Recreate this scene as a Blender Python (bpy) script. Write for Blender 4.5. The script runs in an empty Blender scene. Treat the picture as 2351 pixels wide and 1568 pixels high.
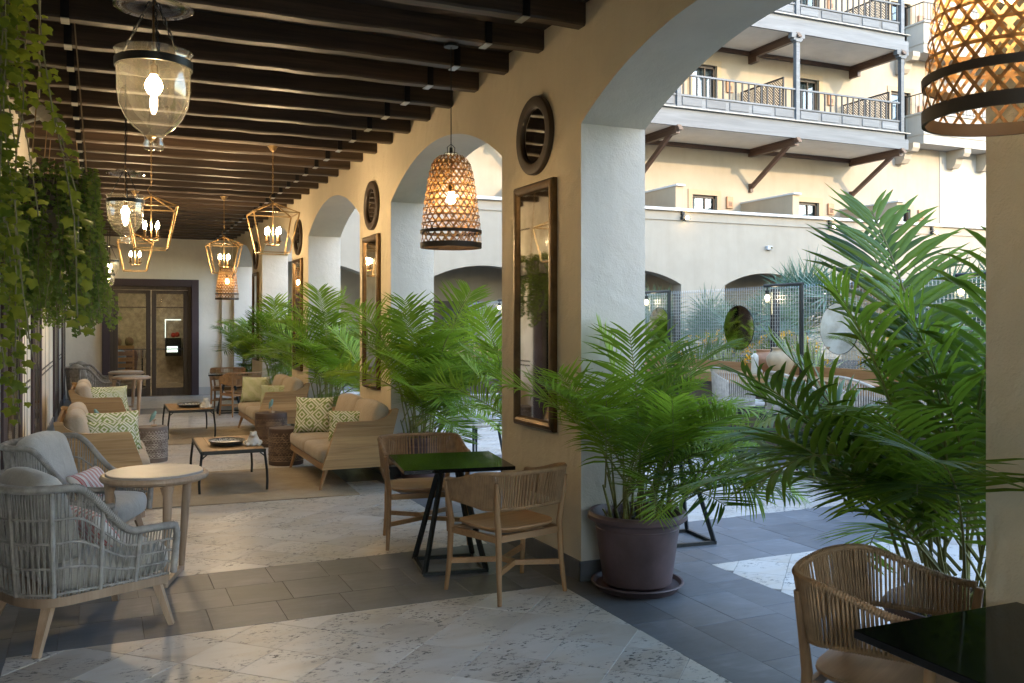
import bpy, bmesh, math, random
from mathutils import Vector, Matrix
R = math.radians
sc = bpy.context.scene
col = sc.collection
rnd = random.Random(7)

# ------------------------------------------------------------ camera, sky, sun, exposure
YAW = math.atan(946.5 / 2100)
cd = bpy.data.cameras.new('camera')
cd.sensor_width = 36; cd.lens = 2100 / 2351 * 36
cd.shift_y = -44 / 2351; cd.clip_start = .05; cd.clip_end = 2000
cam = bpy.data.objects.new('camera', cd); col.objects.link(cam)
cam.location = (0, 0, 1.68); cam.rotation_euler = (R(90), 0, -YAW)
sc.camera = cam
SUN = Vector((.30, -1, .28)).normalized()
w = bpy.data.worlds.new('World'); sc.world = w; w.use_nodes = True
wn = w.node_tree.nodes; wl = w.node_tree.links
sky = wn.new('ShaderNodeTexSky'); sky.sky_type = 'NISHITA'; sky.sun_disc = False
sky.sun_elevation = math.asin(SUN.z); sky.sun_rotation = math.atan2(SUN.x, SUN.y)
sky.air_density = 1.0; sky.dust_density = .5; sky.ozone_density = 1.5
bg = wn['Background']; bg.inputs[1].default_value = .15
wl.new(sky.outputs[0], bg.inputs[0])
sd = bpy.data.lights.new('sun', 'SUN'); sd.energy = .46; sd.angle = R(.5); sd.color = (1, .76, .46)
so = bpy.data.objects.new('sun', sd); col.objects.link(so)
so.rotation_euler = (-SUN).to_track_quat('-Z', 'Y').to_euler()
vs = sc.view_settings
vs.view_transform = 'Standard'; vs.look = 'None'; vs.exposure = 3.45; vs.gamma = 1; vs.use_curve_mapping = False
cy = sc.cycles
cy.max_bounces = 12; cy.diffuse_bounces = 8; cy.glossy_bounces = 4; cy.transmission_bounces = 6
cy.transparent_max_bounces = 24; cy.sample_clamp_indirect = 4; cy.caustics_reflective = False
cy.caustics_refractive = False; cy.use_denoising = True
WARM = (1, .72, .42)

# ------------------------------------------------------------ mesh helpers
class MB:
    def __init__(s): s.v = []; s.f = []; s.m = []; s.uv = {}; s.M = Matrix.Identity(4)
    def add(s, vs_, fs, m=0, uvs=None):
        o = len(s.v); s.v += [tuple(s.M @ Vector(p)) for p in vs_]
        for i, f in enumerate(fs):
            if uvs: s.uv[len(s.f)] = [uvs[j] for j in f]
            s.f.append([o + j for j in f]); s.m.append(m)
        return s
    def box(s, c, d, rz=0, ch=0, m=0, mat=None):
        x, y, z = d[0] / 2, d[1] / 2, d[2] / 2
        T = Matrix.Translation(c) @ Matrix.Rotation(rz, 4, 'Z') if mat is None else Matrix.Translation(c) @ mat
        if not ch:
            P = [(a * x, b * y, e * z) for a in (-1, 1) for b in (-1, 1) for e in (-1, 1)]
            F = [(0, 1, 3, 2), (4, 6, 7, 5), (0, 4, 5, 1), (2, 3, 7, 6), (0, 2, 6, 4), (1, 5, 7, 3)]
        else:
            bm = bmesh.new(); bmesh.ops.create_cube(bm, size=1)
            for q in bm.verts: q.co = Vector((q.co.x * 2 * x, q.co.y * 2 * y, q.co.z * 2 * z))
            bmesh.ops.bevel(bm, geom=bm.edges[:], offset=min(ch, x * .9, y * .9, z * .9), segments=1, affect='EDGES')
            bm.verts.index_update()
            P = [tuple(q.co) for q in bm.verts]; F = [[q.index for q in f.verts] for f in bm.faces]; bm.free()
        return s.add([T @ Vector(p) for p in P], F, m)
    def bar(s, a, b, wd, ht=None, m=0, up=(0, 0, 1), w2=None, ch=0):   # rectangular bar from a to b
        a, b = Vector(a), Vector(b); ht = ht or wd; z = (b - a); L = z.length; z.normalize()
        x = Vector(up).cross(z)
        if x.length < 1e-4: x = Vector((1, 0, 0)).cross(z)
        x.normalize(); y = z.cross(x); k = w2 or 1
        P = []
        for q, kk in ((a, 1), (b, k)):
            for i, j in ((-1, -1), (1, -1), (1, 1), (-1, 1)): P.append(q + x * i * wd / 2 * kk + y * j * ht / 2 * kk)
        return s.add(P, [(3, 2, 1, 0), (4, 5, 6, 7), (0, 1, 5, 4), (1, 2, 6, 5), (2, 3, 7, 6), (3, 0, 4, 7)], m)
    def tube(s, pts, r, n=8, closed=False, m=0, flat=1.0):
        pts = [Vector(p) for p in pts]; k = len(pts); rr = r if isinstance(r, (list, tuple)) else [r] * k
        P = []; up = None
        for i, p in enumerate(pts):
            a = pts[(i - 1) % k] if (closed or i) else p; b = pts[(i + 1) % k] if (closed or i < k - 1) else p
            t = (b - a).normalized()
            if up is None: up = Vector((0, 0, 1)) if abs(t.z) < .9 else Vector((1, 0, 0))
            x = up.cross(t).normalized(); y = t.cross(x); up = y
            for j in range(n):
                q = j * 2 * math.pi / n; P.append(p + x * math.cos(q) * rr[i] + y * math.sin(q) * rr[i] * flat)
        F = []
        for i in range(k if closed else k - 1):
            for j in range(n):
                a = i * n; b = ((i + 1) % k) * n; jj = (j + 1) % n
                F.append((a + j, a + jj, b + jj, b + j))
        if not closed: F += [tuple(range(n - 1, -1, -1)), tuple((k - 1) * n + j for j in range(n))]
        return s.add(P, F, m)
    def lathe(s, prof, n=24, c=(0, 0, 0), m=0, cap0=False, cap1=False):
        P = [(c[0] + r * math.cos(j * 2 * math.pi / n), c[1] + r * math.sin(j * 2 * math.pi / n), c[2] + z) for r, z in prof for j in range(n)]
        F = [(i * n + j, i * n + (j + 1) % n, (i + 1) * n + (j + 1) % n, (i + 1) * n + j) for i in range(len(prof) - 1) for j in range(n)]
        if cap0: F.append(tuple(range(n - 1, -1, -1)))
        if cap1: F.append(tuple((len(prof) - 1) * n + j for j in range(n)))
        return s.add(P, F, m)
    def prism(s, poly, t0, t1, T=None, m=0):      # 2D polygon in local XY extruded along local Z
        T = T or Matrix.Identity(4); n = len(poly)
        P = [T @ Vector((x, y, t0)) for x, y in poly] + [T @ Vector((x, y, t1)) for x, y in poly]
        F = [tuple(range(n - 1, -1, -1)), tuple(range(n, 2 * n))] + [(i, (i + 1) % n, n + (i + 1) % n, n + i) for i in range(n)]
        return s.add(P, F, m)
    def grid(s, fn, nu, nv, cu=False, m=0, uv=True):
        P = []; U = []
        for i in range(nu if cu else nu + 1):
            for j in range(nv + 1): P.append(fn(i / nu, j / nv)); U.append((i / nu, j / nv))
        F = []; W = nv + 1; K = nu if cu else nu + 1
        for i in range(nu):
            for j in range(nv): F.append((i * W + j, ((i + 1) % K) * W + j, ((i + 1) % K) * W + j + 1, i * W + j + 1))
        return s.add(P, F, m, U if uv else None)
    def ball(s, c, r, n=12, k=8, m=0, sx=1, sy=1, sz=1):
        prof = [(r * max(math.sin(i * math.pi / k), .02), -r * math.cos(i * math.pi / k) * sz) for i in range(k + 1)]
        M0 = s.M; s.M = M0 @ Matrix.Translation(c) @ Matrix.Diagonal((sx, sy, 1, 1)); s.lathe(prof, n, m=m, cap0=True, cap1=True); s.M = M0; return s
    def mesh(s, name, mats, smooth=35):
        me = bpy.data.meshes.new(name); me.from_pydata(s.v, [], s.f)
        mats = mats if isinstance(mats, (list, tuple)) else [mats]
        for q in mats: me.materials.append(q)
        if len(mats) > 1: me.polygons.foreach_set('material_index', s.m)
        if s.uv:
            l = me.uv_layers.new(name='UVMap'); k = 0
            for i, f in enumerate(s.f):
                u = s.uv.get(i)
                for j in range(len(f)):
                    if u: l.data[k].uv = u[j]
                    k += 1
        if smooth:
            me.polygons.foreach_set('use_smooth', [True] * len(s.f)); me.update()
            if smooth < 180: me.set_sharp_from_angle(angle=R(smooth))
        me.update(); return me
    def build(s, name, mats, parent=None, smooth=35, loc=(0, 0, 0), rz=0):
        return link(name, s.mesh(name, mats, smooth), parent, loc, rz)

def link(name, me, parent=None, loc=(0, 0, 0), rz=0):
    o = bpy.data.objects.new(name, me); col.objects.link(o); o.location = loc; o.rotation_euler[2] = rz
    o.parent = parent; return o
def tag(o, label=None, cat=None, group=None, kind=None):
    for k, q in (('label', label), ('category', cat), ('group', group), ('kind', kind)):
        if q: o[k] = q
    return o
def thing(name, label, cat, loc=(0, 0, 0), rz=0, group=None):
    o = bpy.data.objects.new(name, None); col.objects.link(o); o.location = loc; o.rotation_euler[2] = rz
    o.empty_display_size = .1
    return tag(o, label, cat, group)
def dup(o, loc=None, rz=None, label=None, parent=None):
    c = o.copy(); col.objects.link(c); c.parent = parent
    if loc is not None: c.location = loc
    if rz is not None: c.rotation_euler[2] = rz
    if label: c['label'] = label
    for ch in list(o.children): dup(ch, parent=c)
    return c
def lamp(name, parent, loc, watts, size=.03, color=WARM):
    l = bpy.data.lights.new(name, 'POINT'); l.energy = watts; l.color = color; l.shadow_soft_size = size
    o = bpy.data.objects.new(name, l); col.objects.link(o); o.location = loc; o.parent = parent; return o

# ------------------------------------------------------------ materials
MATS = {}
def _new(name):
    m = bpy.data.materials.new(name); m.use_nodes = True; nt = m.node_tree
    return m, nt, nt.nodes, nt.links, nt.nodes['Principled BSDF']
def ramp(N, stops):
    r = N.new('ShaderNodeValToRGB'); e = r.color_ramp.elements
    while len(e) < len(stops): e.new(.5)
    for q, (p, c) in zip(e, stops): q.position = p; q.color = (*c, 1) if len(c) == 3 else c
    return r
def coords(N, L, kind='Object', scale=(1, 1, 1), rot=(0, 0, 0), rand=0):
    t = N.new('ShaderNodeTexCoord'); mp = N.new('ShaderNodeMapping')
    mp.inputs['Scale'].default_value = scale; mp.inputs['Rotation'].default_value = rot
    if kind == 'World':
        g = N.new('ShaderNodeNewGeometry'); src = g.outputs['Position']
    else: src = t.outputs[kind]
    if rand:
        oi = N.new('ShaderNodeObjectInfo'); ml = N.new('ShaderNodeMath'); ml.operation = 'MULTIPLY'; ml.inputs[1].default_value = rand
        L.new(oi.outputs['Random'], ml.inputs[0]); ad = N.new('ShaderNodeVectorMath'); ad.operation = 'ADD'
        L.new(src, ad.inputs[0]); L.new(ml.outputs[0], ad.inputs[1]); src = ad.outputs[0]
    L.new(src, mp.inputs[0]); return mp.outputs[0]
def noise(N, L, vec, scale, detail=4, rough=.55, dist=0):
    n = N.new('ShaderNodeTexNoise'); n.inputs['Scale'].default_value = scale; n.inputs['Detail'].default_value = detail
    n.inputs['Roughness'].default_value = rough; n.inputs['Distortion'].default_value = dist; L.new(vec, n.inputs['Vector']); return n
def bump(N, L, h, B, strength=.3, dist=.01, prev=None):
    b = N.new('ShaderNodeBump'); b.inputs['Strength'].default_value = strength; b.inputs['Distance'].default_value = dist
    L.new(h, b.inputs['Height'])
    if prev: L.new(prev.outputs[0], b.inputs['Normal'])
    L.new(b.outputs[0], B.inputs['Normal']); return b
def mix(N, L, f, a, b, t='MIX'):
    x = N.new('ShaderNodeMix'); x.data_type = 'RGBA'; x.blend_type = t
    for i, q in ((0, f), (6, a), (7, b)):
        if isinstance(q, (int, float)): x.inputs[i].default_value = q
        elif isinstance(q, tuple): x.inputs[i].default_value = (*q, 1)
        else: L.new(q, x.inputs[i])
    return x.outputs[2]
def mth(N, L, op, a, b=None, c=None):
    x = N.new('ShaderNodeMath'); x.operation = op
    for i, q in enumerate((a, b, c)):
        if q is None: continue
        if isinstance(q, (int, float)): x.inputs[i].default_value = q
        else: L.new(q, x.inputs[i])
    return x.outputs[0]
def plain(name, c, rough=.5, metal=0, var=.12, nscale=12, bmp=.0, bscale=60, spec=None, kind='Object', coat=0):
    m, nt, N, L, B = _new(name)
    v = coords(N, L, kind); n = noise(N, L, v, nscale)
    d = tuple(max(0, q * (1 - var)) for q in c); e = tuple(min(1, q * (1 + var)) for q in c)
    r = ramp(N, [(.3, d), (.7, e)]); L.new(n.outputs[0], r.inputs[0]); L.new(r.outputs[0], B.inputs['Base Color'])
    rr = N.new('ShaderNodeMapRange'); rr.inputs[3].default_value = max(.02, rough - .08); rr.inputs[4].default_value = min(1, rough + .08)
    L.new(n.outputs[0], rr.inputs[0]); L.new(rr.outputs[0], B.inputs['Roughness'])
    B.inputs['Metallic'].default_value = metal
    if spec is not None: B.inputs['Specular IOR Level'].default_value = spec
    if coat: B.inputs['Coat Weight'].default_value = coat
    if bmp: n2 = noise(N, L, v, bscale, 5); bump(N, L, n2.outputs[0], B, bmp, .004)
    MATS[name] = m; return m
def wood(name, dark, light, rough=.5, axis=0, scale=9, bmp=.15, rand=37.0, kind='Object'):
    m, nt, N, L, B = _new(name); s_ = [1, 1, 1]; s_[axis] = .07
    v = coords(N, L, kind, tuple(q * scale for q in s_), rand=rand)
    n = noise(N, L, v, 1.0, 3, .6, 1.2)
    s2 = [9, 9, 9]; s2[axis] = .22
    v2 = coords(N, L, kind, tuple(q * scale for q in s2), rand=rand); n2 = noise(N, L, v2, 1.0, 4, .7, .3)
    f = N.new('ShaderNodeMath'); f.operation = 'MULTIPLY_ADD'; f.inputs[1].default_value = .4
    L.new(n2.outputs[0], f.inputs[0]); 
    g = N.new('ShaderNodeMath'); g.operation = 'MULTIPLY'; g.inputs[1].default_value = .6; L.new(n.outputs[0], g.inputs[0]); L.new(g.outputs[0], f.inputs[2])
    r = ramp(N, [(.32, dark), (.5, tuple((a + b) / 2 for a, b in zip(dark, light))), (.66, light)]); L.new(f.outputs[0], r.inputs[0])
    oi = N.new('ShaderNodeObjectInfo'); hv = N.new('ShaderNodeHueSaturation'); mr = N.new('ShaderNodeMapRange')
    mr.inputs[3].default_value = .78; mr.inputs[4].default_value = 1.18; L.new(oi.outputs['Random'], mr.inputs[0])
    L.new(mr.outputs[0], hv.inputs['Value']); L.new(r.outputs[0], hv.inputs['Color']); L.new(hv.outputs[0], B.inputs['Base Color'])
    B.inputs['Roughness'].default_value = rough
    if bmp: bump(N, L, f.outputs[0], B, bmp, .004)
    MATS[name] = m; return m
def plaster(name, c, bs=.25):
    m, nt, N, L, B = _new(name)
    v = coords(N, L, 'World'); n = noise(N, L, v, 1.3, 5, .6)
    r = ramp(N, [(.3, tuple(q * .92 for q in c)), (.7, tuple(min(1, q * 1.04) for q in c))]); L.new(n.outputs[0], r.inputs[0])
    vs_ = coords(N, L, 'World', (1.6, 1.6, .16)); ns_ = noise(N, L, vs_, 1.5, 6, .65); rs_ = ramp(N, [(.30, (.80, .78, .75)), (.52, (1, 1, 1))]); L.new(ns_.outputs[0], rs_.inputs[0])
    L.new(mix(N, L, .32, r.outputs[0], rs_.outputs[0], 'MULTIPLY'), B.inputs['Base Color']); B.inputs['Roughness'].default_value = .85; B.inputs['Specular IOR Level'].default_value = .25
    wv = N.new('ShaderNodeTexWave'); wv.wave_type = 'RINGS'; wv.inputs['Scale'].default_value = 2.2; wv.inputs['Distortion'].default_value = 9
    wv.inputs['Detail'].default_value = 4; wv.inputs['Detail Scale'].default_value = 1.6; L.new(v, wv.inputs['Vector'])
    n1 = noise(N, L, v, 9, 6, .6, .6); n2 = noise(N, L, v, 90, 3)
    a = mix(N, L, .22, n1.outputs[0], wv.outputs[0]); a = mix(N, L, .2, a, n2.outputs[0])
    bump(N, L, a, B, bs, .03); MATS[name] = m; return m
def leaf(name, c1, c2, tip=(.16, .09, .03), trans=.35, rough=.40, tipat=.94, nsc=5):
    m, nt, N, L, B = _new(name)
    oi = N.new('ShaderNodeObjectInfo'); v = coords(N, L, 'Object'); n = noise(N, L, v, nsc, 2)
    ad = N.new('ShaderNodeMath'); ad.operation = 'MULTIPLY_ADD'; ad.inputs[1].default_value = .55
    L.new(oi.outputs['Random'], ad.inputs[0]); h = N.new('ShaderNodeMath'); h.operation = 'MULTIPLY'; h.inputs[1].default_value = .45
    L.new(n.outputs[0], h.inputs[0]); L.new(h.outputs[0], ad.inputs[2])
    r = ramp(N, [(.2, c1), (.68, c2), (.76, tuple(x * 1.1 for x in c2)), (.84, (c2[0] * 1.7, c2[1] * 1.05, c2[2] * 1.2))]); L.new(ad.outputs[0], r.inputs[0])
    uv = N.new('ShaderNodeUVMap'); sx = N.new('ShaderNodeSeparateXYZ'); L.new(uv.outputs[0], sx.inputs[0])
    tr = N.new('ShaderNodeMapRange'); tr.inputs[1].default_value = tipat; tr.inputs[2].default_value = tipat + .05; nt_ = noise(N, L, v, 9, 2); L.new(mth(N, L, 'MULTIPLY_ADD', nt_.outputs[0], .34, mth(N, L, 'SUBTRACT', sx.outputs[0], .17)), tr.inputs[0])
    c = mix(N, L, tr.outputs[0], r.outputs[0], tip)
    L.new(c, B.inputs['Base Color']); B.inputs['Roughness'].default_value = rough; B.inputs['Specular IOR Level'].default_value = .2
    T = N.new('ShaderNodeBsdfTranslucent'); ct = mix(N, L, .42, c, (.45, .60, .05))
    L.new(ct, T.inputs['Color'])
    ms = N.new('ShaderNodeMixShader'); ms.inputs[0].default_value = trans
    L.new(B.outputs[0], ms.inputs[1]); L.new(T.outputs[0], ms.inputs[2]); L.new(ms.outputs[0], N['Material Output'].inputs[0])
    MATS[name] = m; return m
def thin_glass(name, tint=(1, 1, 1), refl=1.0, dust=0):
    m, nt, N, L, B = _new(name); N.remove(B)
    fr = N.new('ShaderNodeLayerWeight'); fr.inputs[0].default_value = .5
    pw_ = N.new('ShaderNodeMath'); pw_.operation = 'POWER'; pw_.inputs[1].default_value = 4.0; L.new(fr.outputs['Facing'], pw_.inputs[0])
    ml = N.new('ShaderNodeMath'); ml.operation = 'MULTIPLY_ADD'; ml.inputs[1].default_value = .62 * refl; ml.inputs[2].default_value = .045 * refl; ml.use_clamp = True; L.new(pw_.outputs[0], ml.inputs[0])
    t = N.new('ShaderNodeBsdfTransparent'); t.inputs[0].default_value = (*tint, 1)
    g = N.new('ShaderNodeBsdfGlossy'); g.inputs['Roughness'].default_value = .02
    x = N.new('ShaderNodeMixShader'); L.new(ml.outputs[0], x.inputs[0]); L.new(t.outputs[0], x.inputs[1]); L.new(g.outputs[0], x.inputs[2])
    if dust:
        tl = N.new('ShaderNodeBsdfTranslucent'); tl.inputs[0].default_value = (.9, .85, .75, 1); x2 = N.new('ShaderNodeMixShader'); x2.inputs[0].default_value = dust
        L.new(x.outputs[0], x2.inputs[1]); L.new(tl.outputs[0], x2.inputs[2]); x = x2
    L.new(x.outputs[0], N['Material Output'].inputs[0]); MATS[name] = m; return m
def glow(name, c, s):
    m, nt, N, L, B = _new(name); B.inputs['Base Color'].default_value = (.9, .8, .6, 1)
    B.inputs['Emission Color'].default_value = (*c, 1); B.inputs['Emission Strength'].default_value = s; MATS[name] = m; return m
def fabric(name, c, sc_=500, bs=.35, var=.1):
    m, nt, N, L, B = _new(name); v = coords(N, L, 'Object'); n = noise(N, L, v, 160, 2); n0 = noise(N, L, v, 5, 3)
    a = mix(N, L, .5, n.outputs[0], n0.outputs[0])
    r = ramp(N, [(.35, tuple(q * (1 - var * 1.6) for q in c)), (.65, tuple(min(1, q * (1 + var)) for q in c))]); L.new(a, r.inputs[0])
    L.new(r.outputs[0], B.inputs['Base Color']); B.inputs['Roughness'].default_value = .95; B.inputs['Specular IOR Level'].default_value = .1
    B.inputs['Sheen Weight'].default_value = .25
    n5 = noise(N, L, v, 7, 4, .6, .5); b1 = bump(N, L, n5.outputs[0], B, .5, .03); bump(N, L, n.outputs[0], B, bs, .002, b1); MATS[name] = m; return m
def diamond_fabric(name, bgc, fg, n=3.2):
    m, nt, N, L, B = _new(name); uv = N.new('ShaderNodeUVMap'); s_ = N.new('ShaderNodeSeparateXYZ'); L.new(uv.outputs[0], s_.inputs[0])
    p = mth(N, L, 'MULTIPLY', mth(N, L, 'ADD', s_.outputs[0], s_.outputs[1]), n); q = mth(N, L, 'MULTIPLY', mth(N, L, 'SUBTRACT', s_.outputs[0], s_.outputs[1]), n)
    q = mth(N, L, 'ADD', q, 8.0)
    fp = mth(N, L, 'ABSOLUTE', mth(N, L, 'SUBTRACT', mth(N, L, 'FRACT', p), .5)); fq = mth(N, L, 'ABSOLUTE', mth(N, L, 'SUBTRACT', mth(N, L, 'FRACT', q), .5))
    d = mth(N, L, 'MAXIMUM', fp, fq)
    r1 = mth(N, L, 'COMPARE', d, .17, .055); r2 = mth(N, L, 'COMPARE', d, .41, .06)
    # break the outer ring open on two sides so the lattice reads as interlocking keys
    par = mth(N, L, 'MODULO', mth(N, L, 'ADD', mth(N, L, 'FLOOR', p), mth(N, L, 'FLOOR', q)), 2)
    cut = mth(N, L, 'MULTIPLY', mth(N, L, 'LESS_THAN', fp, .13), par)
    r2 = mth(N, L, 'MULTIPLY', r2, mth(N, L, 'SUBTRACT', 1, cut))
    f = mth(N, L, 'MAXIMUM', r1, r2)
    v = coords(N, L, 'Object'); n0 = noise(N, L, v, 220, 2)
    c = mix(N, L, f, bgc, fg); c = mix(N, L, .18, c, n0.outputs[1], 'OVERLAY')
    L.new(c, B.inputs['Base Color']); B.inputs['Roughness'].default_value = .95; B.inputs['Specular IOR Level'].default_value = .1
    bump(N, L, n0.outputs[0], B, .3, .002); MATS[name] = m; return m
def stripe_fabric(name):
    m, nt, N, L, B = _new(name); uv = N.new('ShaderNodeUVMap'); s_ = N.new('ShaderNodeSeparateXYZ'); L.new(uv.outputs[0], s_.inputs[0])
    f = mth(N, L, 'FRACT', mth(N, L, 'MULTIPLY', s_.outputs[0], 4.2))
    W_ = (.62, .60, .58); Rd = (.45, .10, .10); Pk = (.50, .32, .31)
    r = ramp(N, [(0, W_), (.42, Rd), (.52, Pk), (.80, Rd), (.90, W_)]); r.color_ramp.interpolation = 'CONSTANT'; L.new(f, r.inputs[0])
    v = coords(N, L, 'Object'); n0 = noise(N, L, v, 260, 2); c = mix(N, L, .15, r.outputs[0], n0.outputs[1], 'OVERLAY')
    L.new(c, B.inputs['Base Color']); B.inputs['Roughness'].default_value = .95; bump(N, L, n0.outputs[0], B, .3, .002); MATS[name] = m; return m
def travertine(name, c=(.54, .515, .48)):
    m, nt, N, L, B = _new(name)
    v = coords(N, L, 'World', (1, 1, 1), (0, 0, R(-45)), rand=41.0); 
    v2 = coords(N, L, 'World', (1.3, 3.4, 1), (0, 0, R(-52)), rand=29.0)
    n1 = noise(N, L, v2, 1.1, 6, .62, .7)
    r = ramp(N, [(.25, (c[0] * .66, c[1] * .62, c[2] * .58)), (.42, (c[0] * .93, c[1] * .88, c[2] * .82)), (.55, c), (.75, tuple(min(1, q * 1.12) for q in c))]); L.new(n1.outputs[0], r.inputs[0])
    oi = N.new('ShaderNodeObjectInfo'); hv = N.new('ShaderNodeHueSaturation'); mr = N.new('ShaderNodeMapRange'); mr.inputs[3].default_value = .86; mr.inputs[4].default_value = 1.08
    L.new(oi.outputs['Random'], mr.inputs[0]); L.new(mr.outputs[0], hv.inputs['Value']); L.new(r.outputs[0], hv.inputs['Color'])
    v3 = coords(N, L, 'World', (1, 1.9, 1), (0, 0, R(-60)), rand=17.0)
    pn = noise(N, L, v3, 24, 5, .72); pm = noise(N, L, v3, 2.6, 4, .6)
    th = N.new('ShaderNodeMapRange'); th.inputs[1].default_value = .555; th.inputs[2].default_value = .595; L.new(pn.outputs[0], th.inputs[0])
    tm = N.new('ShaderNodeMapRange'); tm.inputs[1].default_value = .44; tm.inputs[2].default_value = .56; L.new(pm.outputs[0], tm.inputs[0])
    pit = mth(N, L, 'MULTIPLY', th.outputs[0], tm.outputs[0])
    cc = mix(N, L, pit, hv.outputs[0], (.045, .04, .038))
    L.new(cc, B.inputs['Base Color'])
    ro = N.new('ShaderNodeMapRange'); ro.inputs[3].default_value = .22; ro.inputs[4].default_value = .48; L.new(n1.outputs[0], ro.inputs[0]); L.new(ro.outputs[0], B.inputs['Roughness'])
    inv = mth(N, L, 'SUBTRACT', 1, pit); bump(N, L, inv, B, .5, .002); MATS[name] = m; return m
def slate(name, c=(.125, .131, .143)):
    m, nt, N, L, B = _new(name); v = coords(N, L, 'World', rand=23.0); n = noise(N, L, v, 3.2, 6, .65, .4); n2 = noise(N, L, coords(N, L, 'World', (3, 14, 3), (0, 0, R(20)), rand=9.0), 2, 4)
    a = mix(N, L, .35, n.outputs[0], n2.outputs[0])
    r = ramp(N, [(.3, tuple(q * .72 for q in c)), (.55, c), (.72, tuple(q * 1.45 for q in c))]); L.new(a, r.inputs[0])
    oi = N.new('ShaderNodeObjectInfo'); hv = N.new('ShaderNodeHueSaturation'); mr = N.new('ShaderNodeMapRange'); mr.inputs[3].default_value = .8; mr.inputs[4].default_value = 1.22
    L.new(oi.outputs['Random'], mr.inputs[0]); L.new(mr.outputs[0], hv.inputs['Value']); L.new(r.outputs[0], hv.inputs['Color']); L.new(hv.outputs[0], B.inputs['Base Color'])
    B.inputs['Roughness'].default_value = .46; bump(N, L, a, B, .2, .004); MATS[name] = m; return m
def jute(name):
    m, nt, N, L, B = _new(name); v = coords(N, L, 'Object')
    wv = N.new('ShaderNodeTexWave'); wv.inputs['Scale'].default_value = 34; wv.inputs['Distortion'].default_value = 1.2; wv.bands_direction = 'Y'; L.new(v, wv.inputs[0])
    w2 = N.new('ShaderNodeTexWave'); w2.inputs['Scale'].default_value = 22; w2.inputs['Distortion'].default_value = 1.6; w2.bands_direction = 'DIAGONAL'; L.new(v, w2.inputs[0])
    a = mth(N, L, 'MULTIPLY', wv.outputs[1], w2.outputs[1]); n = noise(N, L, v, 3, 4); a2 = mix(N, L, .5, a, n.outputs[0])
    r = ramp(N, [(.1, (.24, .185, .125)), (.45, (.46, .385, .275)), (.8, (.62, .55, .43))]); L.new(a2, r.inputs[0]); L.new(r.outputs[0], B.inputs['Base Color'])
    B.inputs['Roughness'].default_value = .95; bump(N, L, a, B, .8, .006); MATS[name] = m; return m
def carved(name, dark, light):
    m, nt, N, L, B = _new(name); t = N.new('ShaderNodeTexCoord'); s_ = N.new('ShaderNodeSeparateXYZ'); L.new(t.outputs['Object'], s_.inputs[0])
    an = mth(N, L, 'ARCTAN2', s_.outputs[1], s_.outputs[0]); zz = mth(N, L, 'MULTIPLY', s_.outputs[2], 18)
    row = mth(N, L, 'FLOOR', zz); fz = mth(N, L, 'FRACT', zz)
    ang = mth(N, L, 'MULTIPLY', an, 4.0)
    wv = mth(N, L, 'SINE', mth(N, L, 'MULTIPLY_ADD', an, 17.0, mth(N, L, 'MULTIPLY', row, 2.3)))
    tri = mth(N, L, 'PINGPONG', mth(N, L, 'MULTIPLY', an, 5.3), .5)
    sel = mth(N, L, 'MODULO', row, 2)
    y = mth(N, L, 'MULTIPLY_ADD', wv, .24, .5); l1 = mth(N, L, 'COMPARE', fz, y, .09)
    y2 = mth(N, L, 'MULTIPLY_ADD', tri, 1.2, .2); l2 = mth(N, L, 'COMPARE', fz, y2, .08)
    y3 = mth(N, L, 'SUBTRACT', 1.0, y); l3 = mth(N, L, 'COMPARE', fz, y3, .06)
    la = mth(N, L, 'MAXIMUM', mth(N, L, 'MULTIPLY', mth(N, L, 'MAXIMUM', l1, l3), sel), mth(N, L, 'MULTIPLY', l2, mth(N, L, 'SUBTRACT', 1, sel)))
    ed = mth(N, L, 'MAXIMUM', mth(N, L, 'LESS_THAN', fz, .07), mth(N, L, 'GREATER_THAN', fz, .93)); la = mth(N, L, 'MAXIMUM', la, ed)
    inr = mth(N, L, 'MULTIPLY', mth(N, L, 'GREATER_THAN', s_.outputs[2], .05), mth(N, L, 'LESS_THAN', s_.outputs[2], .385)); la = mth(N, L, 'MULTIPLY', la, inr)
    n = noise(N, L, coords(N, L, 'Object'), 14, 4); ns = N.new('ShaderNodeMapRange'); ns.inputs[1].default_value = .3; ns.inputs[2].default_value = .55; L.new(n.outputs[0], ns.inputs[0])
    la = mth(N, L, 'MULTIPLY', la, ns.outputs[0]); dk = mix(N, L, n.outputs[0], dark, tuple(q * 2 for q in dark))
    c = mix(N, L, la, dk, light); L.new(c, B.inputs['Base Color']); B.inputs['Roughness'].default_value = .6; inv = mth(N, L, 'SUBTRACT', 1, la); bump(N, L, inv, B, .8, .006); MATS[name] = m; return m

plaster('cream_plaster', (.74, .69, .60)); plaster('white_plaster', (.58, .53, .46), .35); plaster('lamplit_plaster', (.62, .535, .395), .6)
plaster('facade_plaster', (.335, .285, .222), .08); plaster('pale_plaster', (.37, .35, .315), .08); plaster('tan_plaster', (.36, .28, .19), .08); plaster('grey_stone', (.52, .51, .49), .1)
plaster('brown_plaster', (.07, .05, .052), .25); plaster('concrete', (.20, .165, .135), .3)
travertine('travertine'); slate('slate'); plain('grout', (.16, .15, .14), .9, var=.2)
wood('beam_wood', (.016, .010, .0065), (.085, .053, .033), .5, 0, 7, .5); plain('ceiling_wood', (.03, .022, .018), .8)
wood('teak', (.26, .145, .058), (.52, .335, .16), .48, 0, 8, .08); wood('teak_y', (.21, .115, .045), (.42, .26, .12), .48, 1, 8, .08)
wood('oak', (.25, .13, .056), (.42, .25, .12), .45, 2, 9, .08); wood('pale_oak', (.30, .205, .135), (.47, .35, .25), .5, 2, 9, .08)
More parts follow.
